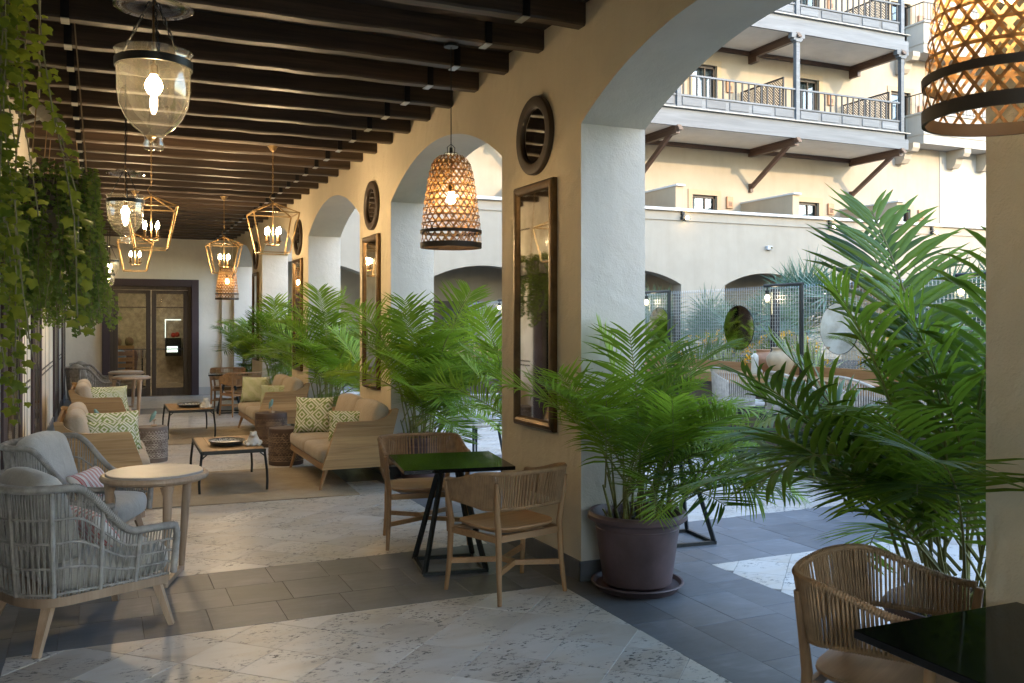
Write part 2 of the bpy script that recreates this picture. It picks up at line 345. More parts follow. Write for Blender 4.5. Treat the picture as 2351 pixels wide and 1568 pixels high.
wood('oak_flat', (.25, .13, .056), (.42, .25, .12), .42, 0, 9, .08)
wood('door_wood', (.022, .013, .008), (.052, .032, .02), .5, 2, 6, .1); wood('bracket_wood', (.045, .022, .013), (.10, .052, .032), .5, 1, 6, .1)
wood('frame_wood', (.025, .014, .008), (.065, .038, .02), .4, 2, 8, .15); wood('grey_wood', (.046, .053, .064), (.098, .112, .13), .5, 0, 5, .15); wood('slat_wood', (.008, .0085, .01), (.02, .021, .024), .6, 2, 5, .1)
wood('timber', (.30, .15, .055), (.50, .29, .13), .5, 1, 6, .1)
plain('bronze', (.115, .072, .036), .38, .85, .35, 9, .1); plain('gold', (.30, .205, .10), .34, 1, .15); plain('black_metal', (.018, .021, .021), .42, .3, .2)
plain('dark_metal', (.03, .03, .032), .4, .8); plain('galvanised', (.45, .46, .46), .42, .9); plain('white_paint', (.72, .71, .69), .4)
plain('pot_brown', (.10, .062, .064), .55, 0, .34, 4.5, .12); plain('soil', (.035, .026, .02), .95, bmp=1, bscale=40, var=.5, nscale=30); plain('saucer_clay', (.10, .045, .04), .5)
plain('cord', (.31, .19, .098), .7, 0, .25, 20, .5, 200); plain('wicker', (.29, .28, .265), .7, 0, .3, 18, .6, 180); plain('rope_beige', (.46, .42, .37), .8, 0, .2, 20, .5, 200)
plain('stone_top', (.42, .39, .355), .4, 0, .16, 6, .05); plain('ceramic_white', (.62, .62, .60), .35, var=.1); plain('bird_blue', (.20, .36, .35), .5, var=.25)
plain('tray_dark', (.02, .022, .022), .35); plain('terracotta', (.40, .31, .20), .7, 0, .2, 6, .2); plain('vent_clay', (.38, .20, .11), .6); plain('grey_plastic', (.40, .41, .42), .5)
plain('jute_rope', (.34, .24, .14), .9); plain('vine_stem', (.14, .12, .06), .8); plain('cane', (.20, .20, .05), .5, 0, .55, 7); plain('dry_sheath', (.16, .10, .055), .85, 0, .3)
plain('ivory_ceramic', (.55, .52, .44), .45); plain('petal', (.85, .45, .03), .6); plain('red_fruit', (.45, .05, .03), .4); plain('skin_dark', (.12, .07, .05), .7); plain('shirt_blue', (.10, .16, .26), .9)
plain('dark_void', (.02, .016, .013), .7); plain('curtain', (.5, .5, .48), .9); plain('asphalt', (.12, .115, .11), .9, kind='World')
plain('wallpaper', (.42, .37, .29), .8, 0, .3, 9); plain('lobby_floor', (.36, .31, .24), .15, 0, .3, 3); plain('tin', (.6, .6, .6), .2, 1)
plain('black_gloss', (.005, .006, .006), .07, 0, .1, spec=.2); plain('stitch', (.12, .10, .08), .9)
leaf('palm_leaf', (.018, .06, .010), (.22, .34, .028), trans=.42); leaf('palm_leaf_dark', (.012, .045, .009), (.12, .22, .02), trans=.38); leaf('ivy_leaf', (.04, .07, .010), (.19, .20, .026), trans=.32, tipat=2, nsc=22)
leaf('ivy_leaf_dark', (.04, .075, .02), (.14, .19, .04), trans=.25, tipat=2, nsc=22); leaf('fan_leaf', (.05, .10, .07), (.14, .21, .16), trans=.2, rough=.6, tipat=2); leaf('bush_leaf', (.04, .10, .015), (.13, .24, .03), tipat=2); leaf('agave_leaf', (.30, .36, .14), (.50, .52, .24), trans=.15, tipat=2)
thin_glass('clear_glass', (.97, .97, .95), 2.2, .02); thin_glass('lamp_glass', (.97, .98, .97), 2.0); thin_glass('door_glass', (.68, .68, .66), .32); thin_glass('window_glass', (.6, .65, .68), 2.2)
glow('bulb', (1, .72, .36), 26); glow('bulb_dim', (1, .78, .5), 5); glow('display_light', (.8, 1, .95), .35); glow('blind_light', (.9, .92, 1), .35)
fabric('linen_grey', (.42, .41, .385)); fabric('linen_taupe', (.40, .33, .25)); diamond_fabric('green_diamond', (.23, .29, .10), (.66, .65, .54), 2.1); stripe_fabric('red_stripe')
jute('jute_rug'); carved('carved_brown', (.05, .028, .018), (.36, .25, .15)); carved('carved_grey', (.10, .08, .07), (.50, .47, .43))
m, nt, N, L, B = _new('mirror'); B.inputs['Metallic'].default_value = 1; B.inputs['Roughness'].default_value = .03; B.inputs['Base Color'].default_value = (.62, .60, .56, 1)
nn = noise(N, L, coords(N, L, 'Object'), 5, 4); rr = ramp(N, [(.3, (.45, .42, .36)), (.6, (.70, .68, .64))]); L.new(nn.outputs[0], rr.inputs[0]); L.new(rr.outputs[0], B.inputs['Base Color']); MATS['mirror'] = m
m, nt, N, L, B = _new('bamboo'); v = coords(N, L, 'Object', (3, 3, 14)); n = noise(N, L, v, 4, 4); rr = ramp(N, [(.3, (.13, .06, .02)), (.7, (.34, .18, .06))]); L.new(n.outputs[0], rr.inputs[0])
L.new(rr.outputs[0], B.inputs['Base Color']); B.inputs['Roughness'].default_value = .55; T = N.new('ShaderNodeBsdfTranslucent'); L.new(rr.outputs[0], T.inputs[0]); ms = N.new('ShaderNodeMixShader'); ms.inputs[0].default_value = .22
L.new(B.outputs[0], ms.inputs[1]); L.new(T.outputs[0], ms.inputs[2]); L.new(ms.outputs[0], N['Material Output'].inputs[0]); MATS['bamboo'] = m
plain('bamboo_dark', (.045, .026, .014), .6)
M_ = MATS
# ============================================================ GROUND AND FLOOR
mb = MB(); mb.add([(-400, -400, -.03), (400, -400, -.03), (400, 400, -.03), (-400, 400, -.03)], [(0, 1, 2, 3)])
tag(mb.build('ground', M_['asphalt']), kind='structure')
mb = MB(); mb.add([(-.9, -30, -.004), (20, -30, -.004), (20, 30, -.004), (-.9, 30, -.004)], [(0, 1, 2, 3)])
floor = tag(mb.build('floor', M_['grout']), kind='structure')
def clip(poly, a, b, c):            # keep a*x+b*y<=c
    out = []
    for i, p in enumerate(poly):
        q = poly[(i + 1) % len(poly)]; dp = a * p[0] + b * p[1] - c; dq = a * q[0] + b * q[1] - c
        if dp <= 0: out.append(p)
        if (dp < 0 < dq) or (dq < 0 < dp): t = dp / (dp - dq); out.append((p[0] + (q[0] - p[0]) * t, p[1] + (q[1] - p[1]) * t))
    return out
def rect_clip(poly, x0, x1, y0, y1):
    for a, b, c in ((-1, 0, -x0), (1, 0, x1), (0, -1, -y0), (0, 1, y1)):
        poly = clip(poly, a, b, c)
        if len(poly) < 3: return []
    return poly
def area(p): return abs(sum(p[i][0] * p[(i + 1) % len(p)][1] - p[(i + 1) % len(p)][0] * p[i][1] for i in range(len(p)))) / 2
def tile_geo(mb, poly, z):
    cx = sum(p[0] for p in poly) / len(poly); cy_ = sum(p[1] for p in poly) / len(poly); n = len(poly)
    if sum(poly[i][0] * poly[(i + 1) % n][1] - poly[(i + 1) % n][0] * poly[i][1] for i in range(n)) < 0: poly = poly[::-1]
    def ins(d):
        o = []
        for x, y in poly:
            l = math.hypot(x - cx, y - cy_) or 1; o.append((x - (x - cx) / l * d, y - (y - cy_) / l * d))
        return o
    a = ins(.0018); b = ins(.004)
    P = [(x, y, -.006) for x, y in a] + [(x, y, z - .0015) for x, y in a] + [(x, y, z) for x, y in b]
    F = [(i, (i + 1) % n, n + (i + 1) % n, n + i) for i in range(n)] + [(n + i, n + (i + 1) % n, 2 * n + (i + 1) % n, 2 * n + i) for i in range(n)] + [tuple(range(2 * n, 3 * n))]
    mb.add(P, F)
BANDS = [(5.22 + 4.25 * k, 6.42 + 4.25 * k) for k in range(-3, 5)]
tiles = {'travertine': [], 'slate': []}
def diamonds(x0, x1, y0, y1, s=.335):
    h = s / math.sqrt(2); n = int(40 / h)
    for i in range(-n, n):
        for j in range(-n, n):
            if (i + j) % 2: continue
            cx, cy_ = i * h + .12, j * h + .05
            if cx < x0 - s or cx > x1 + s or cy_ < y0 - s or cy_ > y1 + s: continue
            p = rect_clip([(cx + h, cy_), (cx, cy_ + h), (cx - h, cy_), (cx, cy_ - h)], x0, x1, y0, y1)
            if len(p) > 2 and area(p) > .004: tiles['travertine'].append(p)
def rows_x(x0, x1, y0, y1, n, ln):      # slate courses running along X
    hh = (y1 - y0) / n
    for r in range(n):
        x = x0 - rnd.random() * ln
        while x < x1:
            l = ln * rnd.uniform(.85, 1.15); p = rect_clip([(x, y0 + r * hh), (x + l, y0 + r * hh), (x + l, y0 + r * hh + hh), (x, y0 + r * hh + hh)], x0, x1, y0, y1)
            if len(p) > 2 and area(p) > .006: tiles['slate'].append(p)
            x += l
def rows_y(x0, x1, y0, y1, n, ln):
    hh = (x1 - x0) / n
    for r in range(n):
        y = y0 - rnd.random() * ln
        while y < y1:
            l = ln * rnd.uniform(.85, 1.15); p = rect_clip([(x0 + r * hh, y), (x0 + r * hh + hh, y), (x0 + r * hh + hh, y + l), (x0 + r * hh, y + l)], x0, x1, y0, y1)
            if len(p) > 2 and area(p) > .006: tiles['slate'].append(p)
            y += l
ys = [1.0] + [q for b in BANDS if b[0] > 1 for q in b] + [22.9]
for a, b in zip(ys[0::2], ys[1::2]):
    diamonds(-.43, 2.69, a, min(b, 22.32)); diamonds(3.87, 7.3, max(a, 1.5), min(b, 22.9))
for a, b in BANDS:
    if 1 < a < 22: rows_x(-.43, 2.69, a, b, 3, .40); rows_x(3.87, 7.3, a, b, 3, .40)
rows_y(-.70, -.43, 2.5, 22.3, 1, .62); rows_y(2.69, 3.87, .8, 22.3, 4, .52); rows_y(7.3, 8.24, 2.5, 22.9, 3, .62)
def inview(p):
    x = sum(q[0] for q in p) / len(p); y = sum(q[1] for q in p) / len(p)
    d = math.sin(YAW) * x + math.cos(YAW) * y; r = math.cos(YAW) * x - math.sin(YAW) * y
    return d > 2.2 and -.62 * d - .4 < r < .62 * d + .4, d
for key, lst in tiles.items():
    vis = sorted([(inview(p)[1], p) for p in lst if inview(p)[0]], key=lambda q: q[0])
    for i, (d, p) in enumerate(vis[:295]):
        mb = MB(); tile_geo(mb, p, rnd.uniform(-.0007, .0007)); mb.build('tile', M_[key], floor, smooth=0)
    mb = MB()
    for d, p in vis[295:]: tile_geo(mb, p, 0)
    for p in lst:
        if not inview(p)[0]: tile_geo(mb, p, 0)
    tag(mb.build('far_tiles', M_[key], floor, smooth=0), kind='stuff')

# ============================================================ ARCADE WALL
def arched_wall(mb, s0, s1, z0, z1, ops, t0, t1, mp, n=44, m=(0, 1, 2)):
    def q(pts, mi): mb.add([mp(*p) for p in pts], [tuple(range(len(pts)))], mi)
    prev = s0
    for a, b, spr, rise in ops + [(s1, None, 0, 0)]:
        for t, mi in ((t0, m[0]), (t1, m[2])): q([(prev, t, z0), (a, t, z0), (a, t, z1), (prev, t, z1)], mi)
        if b is None: break
        rr_ = ((b - a) ** 2 / 4 + rise ** 2) / (2 * rise); c = (a + b) / 2; zc = spr + rise - rr_
        A = [(a + (b - a) * i / n) for i in range(n + 1)]; Z = [zc + math.sqrt(max(0, rr_ ** 2 - (x - c) ** 2)) for x in A]
        for i in range(n):
            for t, mi in ((t0, m[0]), (t1, m[2])): q([(A[i], t, Z[i]), (A[i + 1], t, Z[i + 1]), (A[i + 1], t, z1), (A[i], t, z1)], mi)
            q([(A[i], t0, Z[i]), (A[i], t1, Z[i]), (A[i + 1], t1, Z[i + 1]), (A[i + 1], t0, Z[i + 1])], m[1])
        q([(a, t0, z0), (a, t1, z0), (a, t1, spr), (a, t0, spr)], m[1]); q([(b, t0, z0), (b, t0, spr), (b, t1, spr), (b, t1, z0)], m[1]); prev = b
    q([(s0, t0, z1), (s1, t0, z1), (s1, t1, z1), (s0, t1, z1)], m[2]); q([(s0, t0, z0), (s0, t0, z1), (s0, t1, z1), (s0, t1, z0)], m[2]); q([(s1, t0, z0), (s1, t1, z0), (s1, t1, z1), (s1, t0, z1)], m[2])
WX = 2.844; WO = 3.33
OPS = [(2.25 + 4.25 * k, 5.22 + 4.25 * k, 2.97, .40) for k in range(-2, 5)]
OPS[-1] = (OPS[-1][0], 22.0, 2.97, .40); OPS[0] = (-4.5, OPS[0][1], 2.97, .25)
aw = thing('arcade_wall', 'white plaster arcade wall with lamplight tinted inner face opening to the courtyard', 'wall')
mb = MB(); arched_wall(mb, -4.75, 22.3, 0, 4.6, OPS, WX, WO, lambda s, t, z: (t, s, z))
o = mb.build('wall', [M_['lamplit_plaster'], M_['white_plaster'], M_['white_plaster']], aw, smooth=30)  # inner face tinted warm to stand for lamp glow on off-white plaster
PIERS = [(OPS[i][1], OPS[i + 1][0]) for i in range(len(OPS) - 1)]
for a, b in PIERS:
    mb = MB(); t = .014
    for p0, p1 in (((WX - t / 2, a - t), (WX - t / 2, b + t)), ((WX - t, a - t / 2), (WO + t, a - t / 2)), ((WX - t, b + t / 2), (WO + t, b + t / 2)), ((WO + t / 2, a - t), (WO + t / 2, b + t))):
        cx, cy_ = (p0[0] + p1[0]) / 2, (p0[1] + p1[1]) / 2
        mb.box((cx, cy_, .066), (max(t, abs(p1[0] - p0[0])), max(t, abs(p1[1] - p0[1])), .13))
    mb.build('skirting', M_['slate'], aw, smooth=0)

# ============================================================ CEILING AND BEAMS
mb = MB(); mb.box((1.07, 8.8, 3.77), (3.62, 27.0, .08)); ceil = tag(mb.build('ceiling', M_['ceiling_wood'], smooth=0), kind='structure')
beam_me = []
for q in range(4):
    mb = MB(); n = 22; P = []; L0, L1 = -1.77, 1.772
    for i in range(n + 1):
        x = L0 + (L1 - L0) * i / n; dz = rnd.uniform(-.004, .004); dy = rnd.uniform(-.004, .004); c = .013
        P += [(x, -.055 + dy, .142), (x, -.055 + dy, c + dz), (x, -.055 + c + dy, dz), (x, .055 - c + dy, dz), (x, .055 + dy, c + dz), (x, .055 + dy, .142)]
    F = [(i * 6 + j, (i + 1) * 6 + j, (i + 1) * 6 + j + 1, i * 6 + j + 1) for i in range(n) for j in range(5)] + [(0, 1, 2, 3, 4, 5), tuple(n * 6 + 5 - j for j in range(6))]
    mb.add(P, F); beam_me.append(mb.mesh('beam', M_['beam_wood'], 25))
mb = MB()
for y in (-.0605, .0605): mb.box((0, y, .07), (.05, .006, .144))
mb.box((0, 0, -.006), (.05, .127, .006), m=1); strap_me = mb.mesh('strap', [M_['dark_metal'], M_['galvanised']], 0)
for k in range(-16, 29):
    o = link('beam', beam_me[k % 4], ceil, (1.071, 5.21 + .605 * k, 3.588))
    for x in (-.2, 2.42): link('strap', strap_me, o, (x - 1.071, 0, 0))

# ============================================================ HOTEL MASS OVER AND AROUND THE ARCADE
hw = thing('hotel_wing', 'plain upper storeys of the hotel wing above the arcade ceiling', 'building')
mb = MB(); mb.box((-2.4, 8.8, 6.6), (11.4, 27.0, 5.5)); mb.build('upper_storeys', M_['facade_plaster'], hw, smooth=0)
mb = MB(); mb.box((-4.6, 8.8, 1.9), (7.3, 27.0, 3.8)); mb.build('ground_storey', M_['cream_plaster'], hw, smooth=0)
sw = thing('shading_wing', 'unseen tall hotel wing added behind the viewer to shade the courtyard', 'building')  # added out of view, sized to shade the courtyard and lower facade
mb = MB(); mb.box((28, -45, 12.05), (36, 10, 24.1)); mb.build('block', M_['facade_plaster'], sw, smooth=0)
mb = MB(); mb.box((58.5, -45, 11.0), (25, 10, 22.0)); mb.build('lower_block', M_['facade_plaster'], sw, smooth=0)

hq = random.Random(31); mb = MB(); nx, nz = 60, 12
mb.grid(lambda u, v: (-16 + 34 * u, -22 + .5 * math.sin(u * 50) * math.sin(v * 9) + hq.uniform(-.25, .25), 4.4 * v + (hq.uniform(-.3, .3) if v > .9 else 0)), nx, nz, uv=False)
mb.grid(lambda u, v: (-16 + 34 * u, -22 - 1.6 * v + hq.uniform(-.1, .1), 4.4 + hq.uniform(-.25, .25)), nx, 3, uv=False)
tag(mb.build('blocker_hedge', M_['bush_leaf'], smooth=0), 'unseen tall hedge added behind the viewer to block the low sky', 'hedge')  # added out of view to keep horizon sky off the door glass

# ============================================================ LEFT WALL WITH DARK DOORWAYS
lw = thing('side_wall', 'cream plaster wall with dark line mouldings behind the hanging ivy', 'wall')
mb = MB(); mb.box((-.80, 8.8, 1.86), (.2, 27.0, 3.73)); mb.build('wall', M_['cream_plaster'], lw, smooth=0)
DY = [(-8.9, -7.1), (-4.6, -2.8), (-.4, 1.4), (3.85, 5.7), (8.05, 9.95), (11.45, 13.2), (16.7, 18.5), (20.35, 22.0)]
mb = MB(); 
for a, b in zip(DY[2:-1], DY[3:]):
    y0, y1 = a[1] + .16, b[0] - .16
    for z in (.98, 1.05, 2.02, 2.10, 3.2): mb.box((-.698, (y0 + y1) / 2, z), (.010, y1 - y0, .020))
    for y in ((y0 * 2 + y1) / 3, (y0 + 2 * y1) / 3): mb.box((-.699, y, 1.66), (.006, .012, 3.1))
mb.build('panel_moulding', M_['door_wood'], lw, smooth=0)
mb = MB(); mb.box((-.69, 8.8, .07), (.02, 26.9, .14)); mb.build('skirting', M_['slate'], lw, smooth=0)
words = ['behind the near curtain of ivy', 'behind the wicker armchairs', 'first past the long ivy planter', 'beside the second sofa of the left row', 'behind the far wicker armchairs', 'nearest the end doors', 'by the end wall', 'last by the end wall']
for i, (a, b) in enumerate(DY):
    if b < 0: continue
    t = thing('side_doorway', 'dark brown doorway in the cream side wall, %s' % words[i], 'doorway', (-.7, (a + b) / 2, 0), group='dark doorways along the side wall')
    wd = b - a
    mb = MB()
    mb.box((.005, -wd / 2 + .16, 1.33), (.04, .32, 2.66), ch=.004); mb.box((.005, wd / 2 - .16, 1.33), (.04, .32, 2.66), ch=.004); mb.box((.005, 0, 2.50), (.038, wd - .64, .32)); mb.build('surround', M_['brown_plaster'], t, smooth=0)
    for s in (-1, 1):
        mb = MB(); mb.box((.0, s * (wd / 2 - .32) / 2, 1.17), (.03, wd / 2 - .33, 2.33), ch=.004); d = mb.build('door_leaf', M_['door_wood'], t, smooth=0)
        mb = MB(); mb.box((.015, s * (wd / 2 - .32) / 2, 1.3), (.006, wd / 2 - .62, 1.7)); mb.build('pane', M_['black_gloss'], d, smooth=0)

# ============================================================ END WALL, GLASS DOORS, LOBBY
EY = 22.3
ew = thing('end_wall', 'cream end wall of the gallery around the glazed double doors', 'wall')
mb = MB(); mb.box((-.36, EY + .12, 1.87), (1.08, .24, 3.74)); mb.box((2.46, EY + .12, 1.87), (1.06, .24, 3.74)); mb.box((1.055, EY + .12, 3.14), (1.75, .24, 1.2)); mb.box((2.72, EY - .06, 1.87), (.25, .12, 3.74))
mb.build('wall', M_['cream_plaster'], ew, smooth=0)
mb = MB(); mb.box((-.36, EY - .01, .09), (.70, .02, .18)); mb.box((2.33, EY - .01, .09), (.5, .02, .18)); mb.build('skirting', M_['grey_stone'], ew, smooth=0)
dr = thing('glazed_doors', 'tall glazed double doors in a dark brown surround at the gallery end', 'door', (1.065, EY, 0))
mb = MB(); mb.box((-.94, -.03, 1.33), (.16, .14, 2.66), ch=.008); mb.box((.94, -.03, 1.33), (.16, .14, 2.66), ch=.008); mb.box((0, -.03, 2.58), (1.718, .138, .16)); mb.build('surround', M_['brown_plaster'], dr, smooth=0)
mb = MB()
for s in (-1, 1): mb.box((s * .825, .05, 1.25), (.07, .1, 2.5), ch=.006)
mb.box((0, .05, 2.46), (1.58, .1, .08), ch=.006); mb.build('door_frame', M_['door_wood'], dr, smooth=0)
for s in (-1, 1):
    mb = MB(); c = s * .40
    for x in (-.34, .34): mb.box((c + x, .05, 1.21), (.10, .06, 2.4), ch=.008)
    mb.box((c, .05, .10), (.582, .058, .18)); mb.box((c, .05, 2.37), (.582, .058, .08)); mb.box((c, .05, 2.02), (.582, .056, .025))
    l = mb.build('door_leaf', M_['door_wood'], dr, smooth=0)
    mb = MB(); mb.box((c, .05, 1.26), (.575, .008, 2.14)); mb.build('pane', M_['door_glass'], l, smooth=0)
    mb = MB(); mb.tube([(c - .29, -.01, 1.07), (c + .29, -.01, 1.07)], .012, 8); mb.build('push_bar', M_['black_metal'], l)
lob = thing('lobby', 'lit lobby with patterned wallpaper seen through the glass doors', 'room')
mb = MB(); mb.box((1.2, 27.2, 1.5), (4, .1, 3)); mb.build('papered_wall', M_['wallpaper'], lob, smooth=0)
mb = MB(); mb.box((-.82, 24.9, 1.5), (.1, 4.7, 3)); mb.box((3.2, 24.9, 1.5), (.1, 4.7, 3)); mb.build('side_walls', M_['cream_plaster'], lob, smooth=0)
mb = MB(); mb.box((1.2, 24.9, 3.0), (4, 4.8, .08)); mb.build('ceiling', M_['white_paint'], lob, smooth=0)
mb = MB(); mb.box((1.2, 24.9, -.018), (4, 4.8, .03)); mb.build('floor', M_['lobby_floor'], lob, smooth=0)
mb = MB(); mb.box((1.2, 25.2, 2.945), (.5, .5, .02)); mb.build('ceiling_light', M_['bulb_dim'], lob, smooth=0)
lamp('lobby_light', lob, (1.2, 24.6, 2.75), 3.2, .3, (1, .84, .62))
t = thing('sideboard', 'dark wooden cabinet standing inside the lobby behind the right door leaf', 'cabinet', (2.35, 26.2, 0))
mb = MB(); mb.box((0, 0, 1.15), (.55, .6, 1.9), ch=.01); mb.build('body', M_['door_wood'], t, smooth=0)
mb = MB(); mb.box((-.28, -.1, .11), (.02, .4, .2)); mb.box((0, -.31, .11), (.5, .02, .2)); mb.build('plinth', M_['gold'], t, smooth=0)
t = thing('display_case', 'small lit glass display case on the lobby wall', 'display case', (1.85, 26.95, 1.0))
mb = MB(); mb.box((0, 0, 0), (.4, .3, .5)); mb.build('case', M_['black_metal'], t, smooth=0)
mb = MB(); mb.box((-.03, -.156, -.06), (.28, .01, .16)); mb.build('lit_shelf', M_['display_light'], t, smooth=0)
mb = MB(); mb.box((0, 0, .75), (.42, .02, .02)); mb.box((-.2, 0, .5), (.015, .02, .5)); mb.build('lit_frame', M_['display_light'], t, smooth=0)
mb = MB(); mb.ball((0, -.1, .33), .07); mb.ball((.1, -.1, .34), .07); mb.build('fruit', M_['red_fruit'], t)
t = thing('lobby_chair', 'slatted wooden chair inside the lobby seen through the left door leaf', 'chair', (.55, 25.0, 0))
for x in (-.22, .22):
    for y in (-.2, .2): mb = MB(); mb.box((x, y, .55 if y < 0 else .22), (.04, .04, 1.1 if y < 0 else .44)); mb.build('leg', M_['teak'], t, smooth=0)
mb = MB(); mb.box((0, 0, .46), (.48, .46, .04)); mb.build('seat', M_['teak'], t, smooth=0)
for z in (.6, .75, .9, 1.05): mb = MB(); mb.box((0, -.2, z), (.4, .03, .1)); mb.build('back_slat', M_['teak'], t, smooth=0)
t = thing('ice_bucket_stand', 'steel wine bucket on a tall stand inside the lobby', 'bucket', (1.0, 25.4, 0))
mb = MB(); mb.lathe([(.13, .01), (.13, .03), (.02, .05), (.02, .75)], 16, cap0=True); mb.build('stand', M_['dark_metal'], t)
mb = MB(); mb.lathe([(.08, .75), (.11, .98), (.12, .99), (.10, .97), (.07, .78)], 16, cap0=True); mb.build('bucket', M_['tin'], t)
for i, (x, y) in enumerate(((.42, 26.2), (.72, 26.5))):
    t = MB(); t.lathe([(.16, .45), (.20, .8), (.22, 1.05), (.18, 1.2), (.06, 1.27), (.06, 1.33)], 16, cap0=True)
    p = thing('person', ['seated person in a blue top seen dimly through the left door leaf', 'dark haired person seated with back turned inside the lobby'][i], 'person', (x, y, -.28))
    t.build('torso', M_[['shirt_blue', 'skin_dark'][i]], p); mb = MB(); mb.ball((0, 0, 1.44), .115, sz=1.15); mb.build('head', M_['skin_dark'], p)

# ============================================================ OPPOSITE BUILDING
FY = 26.2; UW = 29.5
hb = thing('hotel_building', 'cream hotel block with timber balconies across the courtyard', 'building')
acs = [5.4, 10.9, 16.3, 21.87, 27.25, 32.7]
mb = MB(); arched_wall(mb, 3.34, 46, 0, 5.48, [(c - 1.87, c + 1.87, 2.98, .46) for c in acs], FY, FY + .5, lambda s, t, z: (s, t, z), m=(0, 0, 0))
o = mb.build('arcade_front', M_['facade_plaster'], hb, smooth=30)
mb = MB(); mb.box((24.6, FY + .1, 5.53), (42.6, .46, .10), ch=.01); mb.build('coping', M_['grey_stone'], hb, smooth=0)
mb = MB(); mb.box((24.6, FY - .022, 5.19), (42.6, .045, .05)); mb.build('string_course', M_['facade_plaster'], hb, smooth=0)
mb = MB(); mb.box((24.6, 28.2, 4.0), (42.6, 3.0, .2)); mb.build('terrace_slab', M_['cream_plaster'], hb, smooth=0)
mb = MB(); mb.box((24.6, UW - .2, 1.95), (42.6, .2, 3.9)); mb.build('passage_wall', M_['facade_plaster'], hb, smooth=0)
for c in acs:
    mb = MB(); mb.box((c - .2, UW - .33, 1.2), (2.4, .06, 2.4)); d = mb.build('passage_door', M_['door_wood'], hb, smooth=0)
    mb = MB(); mb.box((c + .2, UW - .37, 1.2), (1.1, .02, 1.9)); mb.build('pane', M_['window_glass'], d, smooth=0)
wins = [15.52, 20.77, 25.95, 31.15]
def wall_with_windows(mb, x0, x1, z0, z1, y, rects):
    xs = sorted({x0, x1, *[q for r in rects for q in r[:2]]}); zs = sorted({z0, z1, *[q for r in rects for q in r[2:]]})
    for a, b in zip(xs[:-1], xs[1:]):
        for c, d in zip(zs[:-1], zs[1:]):
            if any(r[0] <= a and b <= r[1] and r[2] <= c and d <= r[3] for r in rects): continue
            mb.add([(a, y, c), (b, y, c), (b, y, d), (a, y, d)], [(0, 1, 2, 3)])
    for r in rects:
        a, b, c, d = r
        for p, q in (((a, c), (b, c)), ((b, c), (b, d)), ((b, d), (a, d)), ((a, d), (a, c))):
            mb.add([(p[0], y, p[1]), (p[0], y + .25, p[1]), (q[0], y + .25, q[1]), (q[0], y, q[1])], [(0, 1, 2, 3)])
rects = [(x + .2, x + 1.36, z + .1, z + 2.55) for x in wins for z in (4.1, 9.2, 13.1)]
mb = MB(); wall_with_windows(mb, 3.3, 34.3, 3.9, 19, UW, rects); mb.build('upper_wall', M_['facade_plaster'], hb, smooth=0)
mb = MB(); mb.box((40.3, UW + .17, 11.4), (12, .4, 15)); mb.build('corner_wall', M_['pale_plaster'], hb, smooth=0)
for (a, b, c, d) in rects:
    mb = MB(); t = .2
    mb.box((a - t / 2, UW - .012, (c + d) / 2), (t, .05, d - c + .001)); mb.box((b + t / 2, UW - .012, (c + d) / 2), (t, .05, d - c + .001)); mb.box(((a + b) / 2, UW - .012, d + t / 2), (b - a + 2 * t, .05, t))
    f = mb.build('window', M_['tan_plaster'], hb, smooth=0)
    mb = MB()
    for x in (a + .04, b - .04): mb.box((x, UW + .14, (c + d) / 2), (.08, .08, d - c))
    mb.box(((a + b) / 2, UW + .14, d - .05), (b - a, .08, .1)); mb.box(((a + b) / 2 + .1, UW + .15, (c + d) / 2), (.05, .06, d - c)); mb.build('frame', M_['door_wood'], f, smooth=0)
    mb = MB(); mb.box(((a + b) / 2, UW + .17, (c + d) / 2), (b - a, .01, d - c)); mb.build('pane', M_['window_glass'], f, smooth=0)
    mb = MB(); mb.grid(lambda u, v: (a + u * (b - a), UW + .32 + .03 * math.sin(u * 40), c + v * (d - c)), 40, 1, uv=False); mb.build('curtain', M_['curtain'], f)
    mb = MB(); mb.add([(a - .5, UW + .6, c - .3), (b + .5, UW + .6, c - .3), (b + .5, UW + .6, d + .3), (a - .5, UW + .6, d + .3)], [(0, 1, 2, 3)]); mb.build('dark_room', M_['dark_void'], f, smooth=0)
# wall vents
mb = MB(); mb.box((0, 0, 0), (.30, .10, .46), ch=.01)
for i in range(4):
    for j in range(4): mb.box((-.07 + i * .045, -.05, -.14 + j * .05), (.03, .012, .034), m=1)
vent = mb.mesh('wall_vent', [M_['vent_clay'], M_['door_wood']], 0)
for x in (17.5, 22.72, 27.92, 33.1):
    for z in (6.42, 11.0, 15.0): link('wall_vent', vent, hb, (x, UW - .05, z))
for x in (13.0, 18.15, 23.3, 28.5):
    mb = MB(); mb.box((x + .15, 28.0, 5.35), (.3, 3.0, 2.1)); d = mb.build('terrace_divider', M_['tan_plaster'], hb, smooth=0)
    mb = MB(); mb.box((x + .15, 27.95, 6.43), (.36, 3.1, .06)); mb.build('cap', M_['grey_stone'], d, smooth=0)
